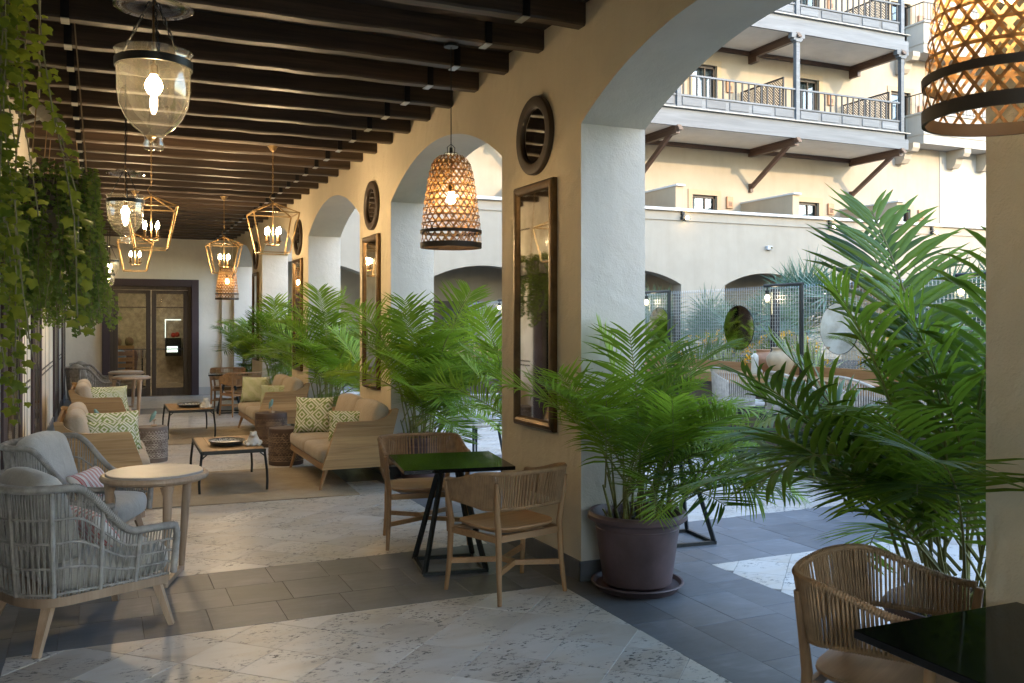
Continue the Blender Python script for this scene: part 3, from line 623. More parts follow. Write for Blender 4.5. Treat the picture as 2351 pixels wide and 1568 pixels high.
# timber balconies
POSTS = [13.15, 18.45, 23.75, 29.05]
BY = 26.8
baluster = MB(); baluster.box((0, 0, .36), (.055, .04, .72)); baluster = baluster.mesh('baluster', M_['slat_wood'], 0)
mb = MB(); mb.box((0, 0, 0), (.86, .03, .30), ch=.02); panel = mb.mesh('panel', M_['grey_wood'], 0)
lat = MB()
for i in range(-9, 10):
    for s in (-1, 1):
        a, b = -.55, .55; x0 = i * .11
        p = rect_clip([(x0 - .8 * s - .012, -.8), (x0 - .8 * s + .012, -.8), (x0 + .8 * s + .012, .8), (x0 + .8 * s - .012, .8)], -.6, .6, -.75, .75)
        if len(p) > 2: lat.prism(p, -.006 + .006 * s, .006 + .006 * s, Matrix(((0, 0, 1, 0), (1, 0, 0, 0), (0, 1, 0, 0), (0, 0, 0, 1))))
for y in (-.6, .6): lat.box((0, y, 0), (.05, .05, 1.5))
for z in (-.75, .75): lat.box((0, 0, z), (.05, 1.25, .05))
lat = lat.mesh('lattice_screen', M_['slat_wood'], 0)
for lev, z0 in enumerate((8.56, 12.47)):
    mb = MB(); mb.box((20.2, BY, z0 + .20), (18.4, .10, .40)); mb.box((20.2, BY + .03, z0 + .51), (18.3, .06, .22)); bal = mb.build('balcony', M_['grey_wood'], hb, smooth=0)
    mb = MB(); mb.box((20.2, BY - .03, z0 + .635), (18.45, .2, .03)); mb.build('ledge', M_['pale_plaster'], bal, smooth=0)
    mb = MB(); mb.box((20.2, 28.15, z0 + .06), (18.3, 2.65, .05)); mb.build('soffit', M_['cream_plaster'], bal, smooth=0)
    mb = MB(); mb.box((20.2, 28.15, z0 + .55), (18.2, 2.6, .1)); mb.build('deck', M_['grey_stone'], bal, smooth=0)
    mb = MB(); mb.box((20.2, UW - .06, z0 - .05), (18.3, .1, .16)); mb.box((29.3, 28.15, z0 + .32), (.1, 2.7, .64)); mb.build('edge_beam', M_['bracket_wood'], bal, smooth=0)
    zt = z0 + .65
    for i, x in enumerate(POSTS):
        mb = MB(); h = 3.91 - .65
        mb.box((x, BY, zt + h / 2), (.17, .17, h)); mb.box((x, BY, zt + h - .30), (.26, .26, .06)); mb.box((x, BY, zt + h - .09), (.62, .2, .18)); mb.box((x, BY, zt + h - .22), (.42, .2, .10)); mb.build('post', M_['grey_wood'], bal, smooth=0)
        mb = MB(); mb.box((x, 28.15, z0 - .11), (.17, 2.7, .30)); mb.box((x, 28.15, z0 - .02), (.22, 2.72, .1))
        for q in range(3): mb.box((x, 26.78 - .05 * q, z0 - .04 - .06 * q + .03), (.165, .16, .07))
        if lev == 0:
            mb.bar((x, UW - .05, 7.05), (x, 27.15, 8.42), .13, .15); mb.box((x, UW - .05, 7.05), (.14, .16, .34))
        else: mb.box((x, UW - .25, z0 - .36), (.16, .5, .2))
        mb.build('bracket', M_['bracket_wood'], bal, smooth=0)
    for a, b in zip(POSTS[:-1], POSTS[1:]):
        c = (a + b) / 2; ln = b - a - .17
        mb = MB(); mb.box((c, BY, zt + 1.17), (ln, .09, .06)); mb.box((c, BY, zt + .445), (ln, .08, .06)); mb.box((c, BY, zt + .04), (ln, .08, .06)); mb.box((c, BY + .015, zt + .24), (ln, .02, .36)); mb.build('rail', M_['grey_wood'], bal, smooth=0)
        for k in range(5): link('panel', panel, bal, (a + .085 + ln * (k + .5) / 5, BY - .012, zt + .24))
        for k in range(18): link('baluster', baluster, bal, (a + .085 + ln * (k + .5) / 18, BY, zt + .45))
    for x in (17.95, 23.25, 28.55):
        for y in (27.55, 28.8): link('lattice_screen', lat, bal, (x, y, zt + .85))
# stone balconies on corbels
for lev, z0 in enumerate((9.35, 13.25)):
    mb = MB(); mb.box((36.4, 28.98, z0 + .66), (8.4, .98, 1.3)); mb.box((36.4, 28.95, z0 + 1.34), (8.5, 1.08, .08)); mb.box((36.4, 28.96, z0 + .42), (8.46, 1.04, .03)); sb = mb.build('stone_balcony', M_['pale_plaster'], hb, smooth=0)
    for k in range(4):
        x = 33.0 + k * 1.9 - (1.2 if k == 0 else 0)
        mb = MB(); mb.prism([(0, 0), (.97, 0), (.97, -.2), (.88, -.34), (.56, -.37), (.48, -.62), (.34, -.78), (0, -.78)], -.2, .2, Matrix(((0, 0, 1, x), (-1, 0, 0, UW - .4 + .38), (0, 1, 0, z0), (0, 0, 0, 1)))); mb.build('corbel', M_['facade_plaster'], sb, smooth=0)
    mb = MB()
    mb.box((36.4, 28.52, z0 + 2.18), (8.4, .04, .04)); mb.box((32.22, 28.98, z0 + 2.18), (.04, .95, .04)); mb.box((36.4, 28.52, z0 + 1.46), (8.4, .03, .03))
    mb.build('top_rail', M_['black_metal'], sb, smooth=0)
    mb = MB()
    for k in range(42): mb.box((32.25 + k * .2, 28.52, z0 + 1.8), (.016, .016, .78))
    for k in range(5): mb.box((32.22, 28.55 + k * .2, z0 + 1.8), (.016, .016, .78))
    tag(mb.build('rail_bars', M_['black_metal'], sb, smooth=0), kind='stuff')
# roof edge so the block closes
mb = MB(); mb.box((24, 36, 19.2), (46, 13.6, .4)); mb.build('roof', M_['grey_stone'], hb, smooth=0)
mb = MB(); mb.box((24, 42.5, 9.5), (46, .3, 19)); mb.build('rear_wall', M_['facade_plaster'], hb, smooth=0)
# small fittings on the parapet
fl = [(18.2, 5.35, 'floodlight under the parapet coping beside the white column'), (24.75, 5.33, 'floodlight under the parapet coping above the middle arch'), (30.0, 5.33, 'floodlight under the parapet coping near the tall palm frond')]
for x, z, lb in fl:
    t = thing('floodlight', 'small lit ' + lb, 'light', (x, FY - .12, z), group='floodlights along the parapet')
    mb = MB(); mb.box((0, .08, .06), (.10, .10, .14)); mb.box((.02, 0, -.1), (.26, .14, .12), ch=.02); mb.tube([(0, .03, .05), (-.05, .0, -.02), (0, .0, -.06)], .012, 6); mb.build('housing', M_['dark_metal'], t, smooth=0)
    mb = MB(); mb.ball((.08, -.07, -.1), .055, 8, 6); mb.build('bulb', M_['bulb'], t)
for i, (u_, z) in enumerate(((21.9, 4.35), (27.6, 4.42), (11.85, 4.25))):
    t = thing('sensor_box', ['small grey sensor box on the facade above the middle arch', 'small grey sensor box on the sunlit patch of the facade', 'small grey sensor box on the facade seen through the second arch'][i], 'sensor', (u_, FY - .07, z), group='sensor boxes on the facade')
    mb = MB(); mb.box((0, 0, 0), (.24, .14, .14), ch=.015); mb.build('case', M_['grey_plastic'], t, smooth=0)
    mb = MB(); mb.box((.05, -.075, 0), (.09, .01, .08)); mb.build('lens', M_['black_gloss'], t, smooth=0)
t = thing('wall_lantern', 'lit wall lamp between two arches of the far facade', 'wall lamp', (24.35, FY - .1, 2.75))
mb = MB(); mb.box((0, .05, 0), (.12, .1, .16)); mb.build('bracket', M_['dark_metal'], t, smooth=0); mb = MB(); mb.ball((0, -.06, 0), .09, 10, 8); mb.build('globe', M_['bulb'], t)
# ============================================================ WALL MIRRORS
def tall_mirror_parts(t):
    mb = MB(); w2, h2 = .32, .87
    def ring(w, h, x): return [(x, -w, -h), (x, w, -h), (x, w, h), (x, -w, h)]
    prof = [(0, 0), (-.032, .0), (-.045, .015), (-.047, .036), (-.038, .058), (-.022, .07)]
    rings = [ring(w2 - i, h2 - i, x) for x, i in prof]; P = sum(rings, []); n = len(prof)
    mb.add(P, [(k * 4 + j, k * 4 + (j + 1) % 4, (k + 1) * 4 + (j + 1) % 4, (k + 1) * 4 + j) for k in range(n - 1) for j in range(4)])
    mb.build('frame', M_['bronze'], t, smooth=25)
    mb = MB(); mb.box((-.017, 0, 0), (.01, 2 * (w2 - .065), 2 * (h2 - .065))); mb.build('mirror_glass', M_['mirror'], t, smooth=0)
def round_mirror_parts(t, r=.28):
    T = Matrix.Rotation(R(-90), 4, 'Y'); mb = MB(); mb.M = T
    mb.lathe([(r, 0), (r, .028), (r - .008, .036), (r - .045, .038), (r - .076, .034), (r - .085, .026), (r - .085, .008)], 40); mb.build('frame', M_['frame_wood'], t, smooth=30)
    mb = MB(); mb.M = T; mb.lathe([(.001, .012), (r - .084, .012)], 40); mb.build('mirror_glass', M_['mirror'], t, smooth=0)
pw = ['on the pier behind the near dining table', 'on the second pier', 'on the third pier', 'on the fourth pier by the end wall']
tm = thing('tall_mirror', 'tall bronze framed mirror ' + pw[0], 'mirror', (WX - .002, 5.875, 1.80), group='tall mirrors on the arcade piers'); tall_mirror_parts(tm)
rm = thing('round_mirror', 'round dark wood framed mirror ' + pw[0], 'mirror', (WX - .002, 5.88, 3.01), group='round mirrors on the arcade piers'); round_mirror_parts(rm)
for k in range(1, 4):
    dup(tm, (WX - .002, 5.92 + 4.25 * k, 1.80), label='tall bronze framed mirror ' + pw[k]); dup(rm, (WX - .002, 5.92 + 4.25 * k, 3.01), label='round dark wood framed mirror ' + pw[k])

# ============================================================ LAMPS
def chain(mb, a, b, ln=.034, r=.0028, wd=.011):
    a, b = Vector(a), Vector(b); n = max(2, int((b - a).length / (ln * .78))); z = (b - a).normalized()
    x = z.cross(Vector((.3, .9, .1))).normalized(); y = z.cross(x)
    for i in range(n):
        c = a + (b - a) * (i + .5) / n; e = x if i % 2 else y
        mb.tube([c + z * ln / 2 * math.sin(q) + e * wd / 2 * math.cos(q) for q in [j * math.pi / 4 for j in range(8)]], r, 4, True)
CZ = 3.588
def bell_lantern(loc, label):
    t = thing('bell_lantern', label, 'pendant lamp', loc, group='glass bell lanterns')
    H = CZ - loc[2] + .1
    prof = [(.014, -.375), (.035, -.37), (.040, -.355), (.034, -.335), (.036, -.318), (.044, -.31), (.075, -.285), (.105, -.25), (.128, -.2), (.137, -.14), (.139, -.06), (.137, -.02), (.139, .0), (.147, .012)]
    mb = MB(); mb.lathe(prof, 40); mb.build('glass_bell', M_['clear_glass'], t, smooth=180)
    mb = MB(); mb.lathe([(.143, -.052), (.143, -.022), (.146, -.022), (.146, -.052), (.143, -.052)], 40); mb.build('metal_band', M_['dark_metal'], t)
    mb = MB(); mb.lathe([(.02, .232), (.05, .225), (.10, .205), (.145, .185), (.150, .188)], 40); mb.build('smoke_disc', M_['clear_glass'], t, smooth=180)
    for k in range(3):
        q = k * 2.094 + .6; mb = MB(); chain(mb, (.146 * math.cos(q), .146 * math.sin(q), -.03), (.018 * math.cos(q), .018 * math.sin(q), .21)); mb.build('chain', M_['dark_metal'], t)
    mb = MB(); mb.tube([(0, 0, .26), (0, 0, -.06)], .006, 8); mb.lathe([(.010, -.035), (.016, -.04), (.017, -.075), (.010, -.08)], 12, cap0=True); mb.build('rod', M_['bronze'], t)
    mb = MB(); chain(mb, (0, 0, .25), (0, 0, H), .05, .003, .012); mb.tube([(0, 0, .25), (.012, 0, H * .5), (0, 0, H)], .003, 5); mb.build('hanging_chain', M_['dark_metal'], t)
    mb = MB(); mb.lathe([(.004, -.155), (.02, -.15), (.031, -.132), (.033, -.118), (.026, -.098), (.014, -.082), (.012, -.076)], 16, cap0=True); mb.build('bulb', M_['bulb'], t, smooth=180)
    lamp('lamp_light', t, (0, 0, -.12), 3.3, .03); return t
for loc, lb in (((.194, 3.86, 2.73), 'largest clear glass bell lantern hanging from chains in the foreground'), ((.19, 8.07, 2.70), 'clear glass bell lantern hanging in front of the gold cage lantern'), ((.15, 16.6, 2.74), 'upper of the two small far glass bell lanterns by the ivy'), ((.15, 20.9, 2.71), 'lower farthest glass bell lantern beside the door surround')):
    bell_lantern(loc, lb)
def cage_lantern(loc, label):
    t = thing('cage_lantern', label, 'pendant lamp', loc, group='gold cage lanterns'); b = .011
    tw, bw, zt, zb, za = .24, .155, 2.855 - 2.43, 0, 2.975 - 2.43
    C1 = [(i * tw, j * tw, zt) for i, j in ((-1, -1), (1, -1), (1, 1), (-1, 1))]; C0 = [(i * bw, j * bw, zb) for i, j in ((-1, -1), (1, -1), (1, 1), (-1, 1))]
    mb = MB()
    for k in range(4):
        mb.bar(C1[k], C1[(k + 1) % 4], b); mb.bar(C0[k], C0[(k + 1) % 4], b); mb.bar(C0[k], C1[k], b); mb.bar(C1[k], (0, 0, za), b)
    mb.build('frame', M_['gold'], t, smooth=0)
    mb = MB(); mb.tube([(0, 0, za + .02), (0, 0, .09)], .007, 8); mb.lathe([(.004, .07), (.02, .078), (.02, .092), (.007, .1)], 12); mb.build('stem', M_['gold'], t)
    mb = MB(); mb.tube([(0, -.0, za), (-.035, 0, za + .06), (0, 0, za + .12), (.035, 0, za + .06), (0, 0, za)], .004, 6); chain(mb, (0, 0, za + .10), (0, 0, CZ - loc[2] - .03), .042, .003, .014); mb.build('chain', M_['gold'], t)
    mb = MB(); mb.lathe([(.012, -.06), (.03, -.045), (.045, -.015), (.06, 0)], 20, (0, 0, CZ - loc[2])); mb.build('canopy', M_['gold'], t)
    for k in range(4):
        q = k * math.pi / 2 + math.pi / 4; x, y = .085 * math.cos(q), .085 * math.sin(q)
        mb = MB(); mb.tube([(0, 0, .085), (x, y, .085), (x, y, .115)], .005, 6); mb.lathe([(.006, .112), (.026, .118), (.028, .124), (.01, .122)], 14, (x, y, 0)); mb.build('candle_arm', M_['gold'], t)
        mb = MB(); mb.lathe([(.011, .12), (.011, .205)], 12, (x, y, 0), cap1=True); mb.build('candle', M_['bronze'], t)
        mb = MB(); mb.lathe([(.009, .205), (.0155, .225), (.017, .24), (.012, .262), (.004, .28)], 12, (x, y, 0), cap1=True); mb.build('bulb', M_['bulb'], t, smooth=180)
    lamp('lamp_light', t, (0, 0, .24), 5.6, .06); return t
for loc, lb in (((1.71, 10.1, 2.43), 'gold cage lantern with four candle bulbs nearest the arcade wall'), ((.48, 10.05, 2.43), 'gold cage lantern partly behind a glass bell lantern'), ((1.72, 14.45, 2.43), 'gold cage lantern above the far basket pendant'), ((.47, 14.4, 2.43), 'gold cage lantern in front of the end door surround, left of the mullion')):
    cage_lantern(loc, lb)
BP = [(.205, 0), (.208, .02), (.207, .06), (.205, .10), (.197, .18), (.187, .27), (.175, .36), (.162, .45), (.147, .53), (.128, .59), (.098, .625), (.055, .643), (.012, .65)]
def bprof(z):
    for (r0, z0), (r1, z1) in zip(BP[:-1], BP[1:]):
        if z <= z1: return r0 + (r1 - r0) * (z - z0) / (z1 - z0)
    return .012
def basket_lamp(loc, label):
    t = thing('basket_pendant', label, 'pendant lamp', loc, group='woven basket pendants')
    zs = [.02 + .61 * i / 22 for i in range(23)]
    for s in (-1, 1):
        mb = MB()
        for k in range(24):
            P = []
            for i, z in enumerate(zs):
                q = k * 2 * math.pi / 24 + s * (z * 3.6 + (z / .65) ** 3 * .5) + .05 * s; r = bprof(z) + .002 * s; dq = .0058 / max(r, .04)
                P += [(r * math.cos(q - dq), r * math.sin(q - dq), z), (r * math.cos(q + dq), r * math.sin(q + dq), z)]
            mb.add(P, [(2 * i, 2 * i + 1, 2 * i + 3, 2 * i + 2) for i in range(len(zs) - 1)])
        tag(mb.build('weave', M_['bamboo'], t, smooth=180), kind='stuff')
    for z in [.165 + .0505 * i for i in range(9)]:
        mb = MB(); r = bprof(z) + .004; mb.lathe([(r, z - .005), (bprof(z + .01) + .004, z + .005)], 36); mb.build('hoop', M_['bamboo'], t, smooth=180)
    for z, h in ((.0, .035), (.098, .022)):
        mb = MB(); r = bprof(z) + .006; mb.lathe([(r, z), (r + .001, z + h), (r - .008, z + h), (r - .009, z), (r, z)], 40); mb.build('rim', M_['bamboo_dark'], t)
    mb = MB(); mb.lathe([(.05, .646), (.045, .652), (.012, .656), (.01, .69), (.004, .692)], 16); mb.tube([(-.025, 0, .65), (-.028, 0, .69), (0, 0, .715), (.028, 0, .69), (.025, 0, .65)], .003, 6); mb.tube([(0, 0, .69), (0, 0, CZ - loc[2])], .0035, 6); mb.lathe([(.05, -.018), (.05, 0)], 20, (0, 0, CZ - loc[2]), cap0=True); mb.build('cord', M_['black_metal'], t)
    mb = MB(); mb.tube([(0, 0, .66), (0, 0, .45)], .004, 6); mb.lathe([(.016, .45), (.02, .44), (.02, .39)], 12); mb.build('socket', M_['black_metal'], t)
    mb = MB(); mb.lathe([(.014, .39), (.024, .37), (.033, .345), (.03, .32), (.012, .302)], 14, cap1=True); mb.build('bulb', M_['bulb'], t, smooth=180)
    lamp('lamp_light', t, (0, 0, .345), 12, .012); return t
for loc, lb in (((2.2, 5.9, 2.19), 'woven bamboo basket pendant in front of the second arch'), ((2.14, 1.62, 2.20), 'woven bamboo basket pendant cut off by the picture corner'), ((2.16, 17.7, 2.10), 'far woven bamboo basket pendant below a gold lantern')):
    basket_lamp(loc, lb)

# ============================================================ SOFT SHAPES
def cushion(mb, size, r=.045, puff=.02, n=12, T=None, seam=None):
    a = [q / 2 for q in size]; T = T or Matrix.Identity(4); r = min(r, min(a) * .98)
    tt = [-1, -.97, -.9, -.75, -.5, -.2, .2, .5, .75, .9, .97, 1]
    def fin(p):
        p = Vector(p); inn = Vector([max(-(a[i] - r), min(a[i] - r, p[i])) for i in range(3)]); d = p - inn
        if d.length > 1e-9: p = inn + d.normalized() * r
        x, y, z = p.x / a[0], p.y / a[1], p.z / a[2]
        k = puff * max(0, 1 - x * x) * max(0, 1 - y * y); p.z += k * (1 if p.z > 0 else -1)
        p.x += puff * .5 * max(0, 1 - z * z) * max(0, 1 - y * y) * x; p.y += puff * .5 * max(0, 1 - z * z) * max(0, 1 - x * x) * y
        return T @ p
    for ax in range(3):
        o1, o2 = (ax + 1) % 3, (ax + 2) % 3
        for s in (-1, 1):
            P = []
            for u in tt:
                for v in tt:
                    p = [0, 0, 0]; p[ax] = s * a[ax]; p[o1] = u * a[o1]; p[o2] = v * a[o2]; P.append(fin(p))
            k = len(tt); F = []
            for i in range(k - 1):
                for j in range(k - 1):
                    f = (i * k + j, (i + 1) * k + j, (i + 1) * k + j + 1, i * k + j + 1); F.append(f if s > 0 else f[::-1])
            mb.add(P, F)
def weld(o, d=.0008):
    bm = bmesh.new(); bm.from_mesh(o.data); bmesh.ops.remove_doubles(bm, verts=bm.verts, dist=d); bm.to_mesh(o.data); bm.free(); return o
def pillow(name, w, h, t, mat, label, cat, loc, rot, group=None, uvs=1.0, seed=1):
    q = random.Random(seed); ph = [q.uniform(0, 6) for _ in range(6)]
    mb = MB()
    for s in (-1, 1):
        def fn(u, v, s=s):
            a, b = 2 * u - 1, 2 * v - 1
            x = w / 2 * a * (1 - .07 * (1 - b * b) * abs(a)); y = h / 2 * b * (1 - .07 * (1 - a * a) * abs(b))
            z = t / 2 * (max(0, (1 - a ** 4) * (1 - b ** 4))) ** .55
            z *= 1 + .10 * math.sin(3 * a + ph[0]) * math.sin(3 * b + ph[1]) + .05 * math.sin(7 * a + ph[2]) * math.sin(6 * b + ph[3])
            return (x, y, s * z)
        n0 = len(mb.f); mb.grid(fn, 18, 18)
        if s < 0:
            for i in range(n0, len(mb.f)): mb.f[i] = mb.f[i][::-1]; mb.uv[i] = mb.uv[i][::-1]
    for i in mb.uv: mb.uv[i] = [(a * uvs * max(1, w / h), b * uvs * max(1, h / w)) for a, b in mb.uv[i]]
    o = weld(mb.build(name, mat, smooth=180), .0005); o.location = loc; o.rotation_euler = rot
    return tag(o, label, cat, group)
def rot_basis(xa, ya):        # euler from local X and Y axes given in world
    x = Vector(xa).normalized(); y = (Vector(ya) - x * x.dot(Vector(ya))).normalized(); z = x.cross(y)
    return Matrix((x, y, z)).transposed().to_euler()

# ============================================================ SOFAS
def sofa(loc, rz, label, ln=1.7):
    t = thing('sofa', label, 'sofa', loc, rz, group='teak sofas facing each other over the rugs')
    prof = [(.395, .215), (.245, .66), (.235, .675), (.22, .682), (-.10, .682)]
    prof += [(-.10 - .22 * math.sin(q), .682 + .11 * (1 - math.cos(q))) for q in [i * math.pi / 2 / 8 for i in range(1, 9)]] + [(-.375, .80), (-.395, .79), (-.25, .215)]
    zb = [.2, .315, .42, .53, .62, .9]
    for s in (-1, 1):
        pr = None
        for k in range(5):
            p = clip(clip(prof, 0, -1, -zb[k] - .0007), 0, 1, zb[k + 1] - .0007)
            mb = MB(); y = s * (ln / 2 - .018); mb.prism(p, y - .018, y + .018, Matrix(((1, 0, 0, 0), (0, 0, 1, 0), (0, 1, 0, 0), (0, 0, 0, 1))))
            if pr is None: pr = mb.build('side_panel', M_['teak'], t, smooth=20)
            else: mb.build('plank', M_['teak'], pr, smooth=20)
    T = Matrix.Rotation(R(-13), 4, 'Y')
    mb = MB(); mb.box((-.315, 0, .52), (.028, ln - .074, .50), mat=T); mb.build('back_panel', M_['teak_y'], t, smooth=0)
    mb = MB(); mb.box((.05, 0, .245), (.64, ln - .074, .05)); mb.box((.375, 0, .243), (.03, ln - .074, .065)); mb.build('seat_frame', M_['teak_y'], t, smooth=0)
    for s in (-1, 1):
        mb = MB(); cushion(mb, (.66, (ln - .08) / 2 - .004, .15), .05, .022, T=Matrix.Translation((.075, s * (ln - .08) / 4, .345))); weld(mb.build('seat_cushion', M_['linen_taupe'], t, smooth=180))
        mb = MB(); cushion(mb, (.17, (ln - .10) / 2 - .01, .42), .06, .03, T=Matrix.Translation((-.19, s * (ln - .09) / 4, .63)) @ Matrix.Rotation(R(-17), 4, 'Y')); weld(mb.build('back_cushion', M_['linen_taupe'], t, smooth=180))
    for s in (-1, 1):
        for x0, x1 in ((.33, .40), (-.22, -.30)):
            mb = MB(); mb.tube([(x1, s * (ln / 2 - .07), .0), (x0, s * (ln / 2 - .10), .23)], [.014, .026], 12); mb.build('leg', M_['oak'], t)
    return t
sofa((.02, 9.87, 0), 0, 'teak sofa against the ivy side, behind the near wicker armchairs')
sofa((.02, 14.1, 0), 0, 'farther teak sofa of the ivy side row, before the far wicker armchairs')
sofa((2.40, 9.87, 0), math.pi, 'teak sofa with pale side panel behind the near dining table')
sofa((2.40, 14.2, 0), math.pi, 'farther teak sofa on the arcade side beside the far dining set')
GD = M_['green_diamond']; PG = 'green diamond patterned pillows'
def sofa_pillow(x, y, z, w, h, lean, yaw, label, seed):
    # pillow whose face looks along yaw direction, leaning back by lean
    f = Vector((math.cos(yaw), math.sin(yaw), 0)); side = Vector((-math.sin(yaw), math.cos(yaw), 0)); up = Vector((0, 0, 1)) * math.cos(lean) - f * math.sin(lean)
    c = Vector((x, y, z + h / 2 * math.cos(lean)))
    pillow('pillow', w, h, .15, GD, label, 'pillow', c, rot_basis(side, up), PG, 1.0, seed)
sofa_pillow(2.22, 10.42, .425, .44, .42, R(16), R(-118), 'square green diamond pillow standing on the near arcade side sofa', 3)
sofa_pillow(2.42, 9.55, .425, .46, .34, R(20), R(-105), 'pale green oblong pillow behind the pale sofa side panel', 4)
sofa_pillow(2.22, 14.75, .425, .44, .42, R(16), R(-118), 'square green pillow on the far arcade side sofa', 5)
sofa_pillow(2.40, 13.9, .425, .46, .34, R(20), R(-105), 'oblong green pillow on the far arcade side sofa', 6)
sofa_pillow(.12, 9.75, .425, .52, .40, R(18), R(-75), 'large green pillow at the back of the near ivy side sofa', 7)
sofa_pillow(.10, 9.36, .425, .48, .35, R(20), R(-78), 'low green pillow in front on the near ivy side sofa', 8)
sofa_pillow(.12, 13.95, .425, .52, .38, R(18), R(-75), 'upper green pillow on the far ivy side sofa', 9)
sofa_pillow(.1, 13.62, .425, .50, .36, R(20), R(-72), 'lower green pillow on the far ivy side sofa', 10)

# ============================================================ RUGS, COFFEE TABLES, STUMPS
def rug(x0, x1, y0, y1, rz, label):
    cx, cy_ = (x0 + x1) / 2, (y0 + y1) / 2; w_, h_ = x1 - x0, y1 - y0; q = random.Random(int(y0))
    mb = MB(); mb.grid(lambda u, v: ((u - .5) * w_, (v - .5) * h_, .009 + .006 * math.exp(-((u - .16) * 9) ** 2 - ((v - .05) * 8) ** 2) + .0012 * math.sin(u * 31) * math.sin(v * 23)), 40, 40, uv=False)
    for i in range(40):
        a, b = -w_ / 2 + w_ * i / 40, -w_ / 2 + w_ * (i + 1) / 40
        mb.add([(a, -h_ / 2, .002), (b, -h_ / 2, .002), (b, -h_ / 2, .010), (a, -h_ / 2, .010)], [(0, 1, 2, 3)]); mb.add([(a, h_ / 2, .002), (b, h_ / 2, .002), (b, h_ / 2, .010), (a, h_ / 2, .010)], [(3, 2, 1, 0)])
    mb.add([(-w_ / 2, -h_ / 2, .002), (-w_ / 2, h_ / 2, .002), (-w_ / 2, h_ / 2, .01), (-w_ / 2, -h_ / 2, .01)], [(3, 2, 1, 0)]); mb.add([(w_ / 2, -h_ / 2, .002), (w_ / 2, h_ / 2, .002), (w_ / 2, h_ / 2, .01), (w_ / 2, -h_ / 2, .01)], [(0, 1, 2, 3)])
    return tag(mb.build('rug', M_['jute_rug'], loc=(cx, cy_, 0), rz=rz, smooth=60), label, 'rug', 'woven jute rugs')
rug(.08, 2.36, 8.78, 10.72, R(-3), 'woven jute rug under the nearer coffee table'); rug(.2, 2.3, 13.3, 15.3, R(-2), 'woven jute rug under the farther coffee table')
def coffee_table(loc, label, rz=0):
    t = thing('coffee_table', label, 'coffee table', loc, rz, group='coffee tables with black frames'); w_, l_ = .62, 1.18
    for k in range(6): mb = MB(); mb.box(((k - 2.5) * (w_ - .03) / 6, 0, .411), ((w_ - .03) / 6 - .0012, l_ - .03, .022), ch=.0015); mb.build('top_board', M_['teak_y'], t, smooth=0)
    mb = MB()
    for s in (-1, 1): mb.box((s * (w_ / 2 - .009), 0, .402), (.018, l_, .036), ch=.004); mb.box((0, s * (l_ / 2 - .009), .402), (w_ - .036, .018, .036), ch=.004)
    mb.build('frame', M_['black_metal'], t, smooth=0)
    for i in (-1, 1):
        for j in (-1, 1):
            mb = MB(); x, y = i * (w_ / 2 - .012), j * (l_ / 2 - .012)
            mb.tube([(x, y, .395), (x + i * .006, y, .34), (x + i * .022, y, .2), (x + i * .026, y, .1), (x + i * .022, y, .0)], .0125, 8); mb.tube([(x - i * .045, y, .385), (x + i * .003, y, .345)], .007, 6); mb.build('leg', M_['black_metal'], t)
    return t
coffee_table((1.215, 9.93, 0), 'teak topped coffee table with black legs on the nearer rug', R(-1)); coffee_table((1.21, 14.5, 0), 'teak topped coffee table with black legs on the farther rug')
def tray(loc, label, wd=.17):
    t = thing('patterned_tray', label, 'tray', loc, group='oval trays on the coffee tables'); mb = MB(); mb.M = Matrix.Diagonal((1, 1.25, 1, 1))
    mb.lathe([(.10, .0), (wd * .92, .01), (wd, .045), (wd + .012, .05), (wd + .01, .044), (wd - .012, .04)], 32, cap0=True); mb.build('bowl', M_['tray_dark'], t)
    m, nt, N, L, B = _new('tray_pattern'); v = coords(N, L, 'Object'); n = noise(N, L, v, 34, 3, .5, 2.5); r = ramp(N, [(.46, (.05, .06, .06)), (.52, (.6, .6, .57))]); L.new(n.outputs[0], r.inputs[0]); L.new(r.outputs[0], B.inputs['Base Color']); B.inputs['Roughness'].default_value = .4
    mb = MB(); mb.M = Matrix.Diagonal((1, 1.25, 1, 1)); mb.lathe([(.002, .012), (.11, .014), (wd * .9, .026), (wd - .008, .043)], 32); mb.build('patterned_dish', m, t)
tray((1.19, 9.78, .423), 'dark oval tray with black and white pattern on the nearer coffee table'); tray((1.22, 14.35, .423), 'dark oval tray on the farther coffee table')
def critter(loc, label, rz):
    mb = MB(); mb.lathe([(.06, 0), (.072, .02), (.066, .05), (.050, .085), (.040, .105), (.034, .12), (.018, .132), (.006, .135)], 18, cap0=True, cap1=True)
    mb.ball((.03, 0, .112), .034, 12, 8, sx=1.2); mb.ball((.03, -.022, .138), .014, 8, 6); mb.ball((.03, .022, .138), .014, 8, 6)
    for y in (-.055, 0, .055): mb.ball((.055, y, .018), .02, 10, 6, sx=1.5)
    mb.ball((-.02, -.065, .03), .026, 10, 6, sx=1.3); mb.ball((-.02, .065, .03), .026, 10, 6, sx=1.3)
    o = mb.build('frog_figurine', M_['ceramic_white'], smooth=180, loc=loc, rz=rz); md = o.modifiers.new('melt', 'REMESH'); md.mode = 'VOXEL'; md.voxel_size = .005; md.use_smooth_shade = True
    tag(o, label, 'figurine', 'white ceramic animal figurines')
critter((1.43, 9.60, .423), 'white ceramic frog figurine on the corner of the nearer coffee table', R(-100)); critter((1.42, 14.1, .423), 'white ceramic figurine on the farther coffee table', R(-100))
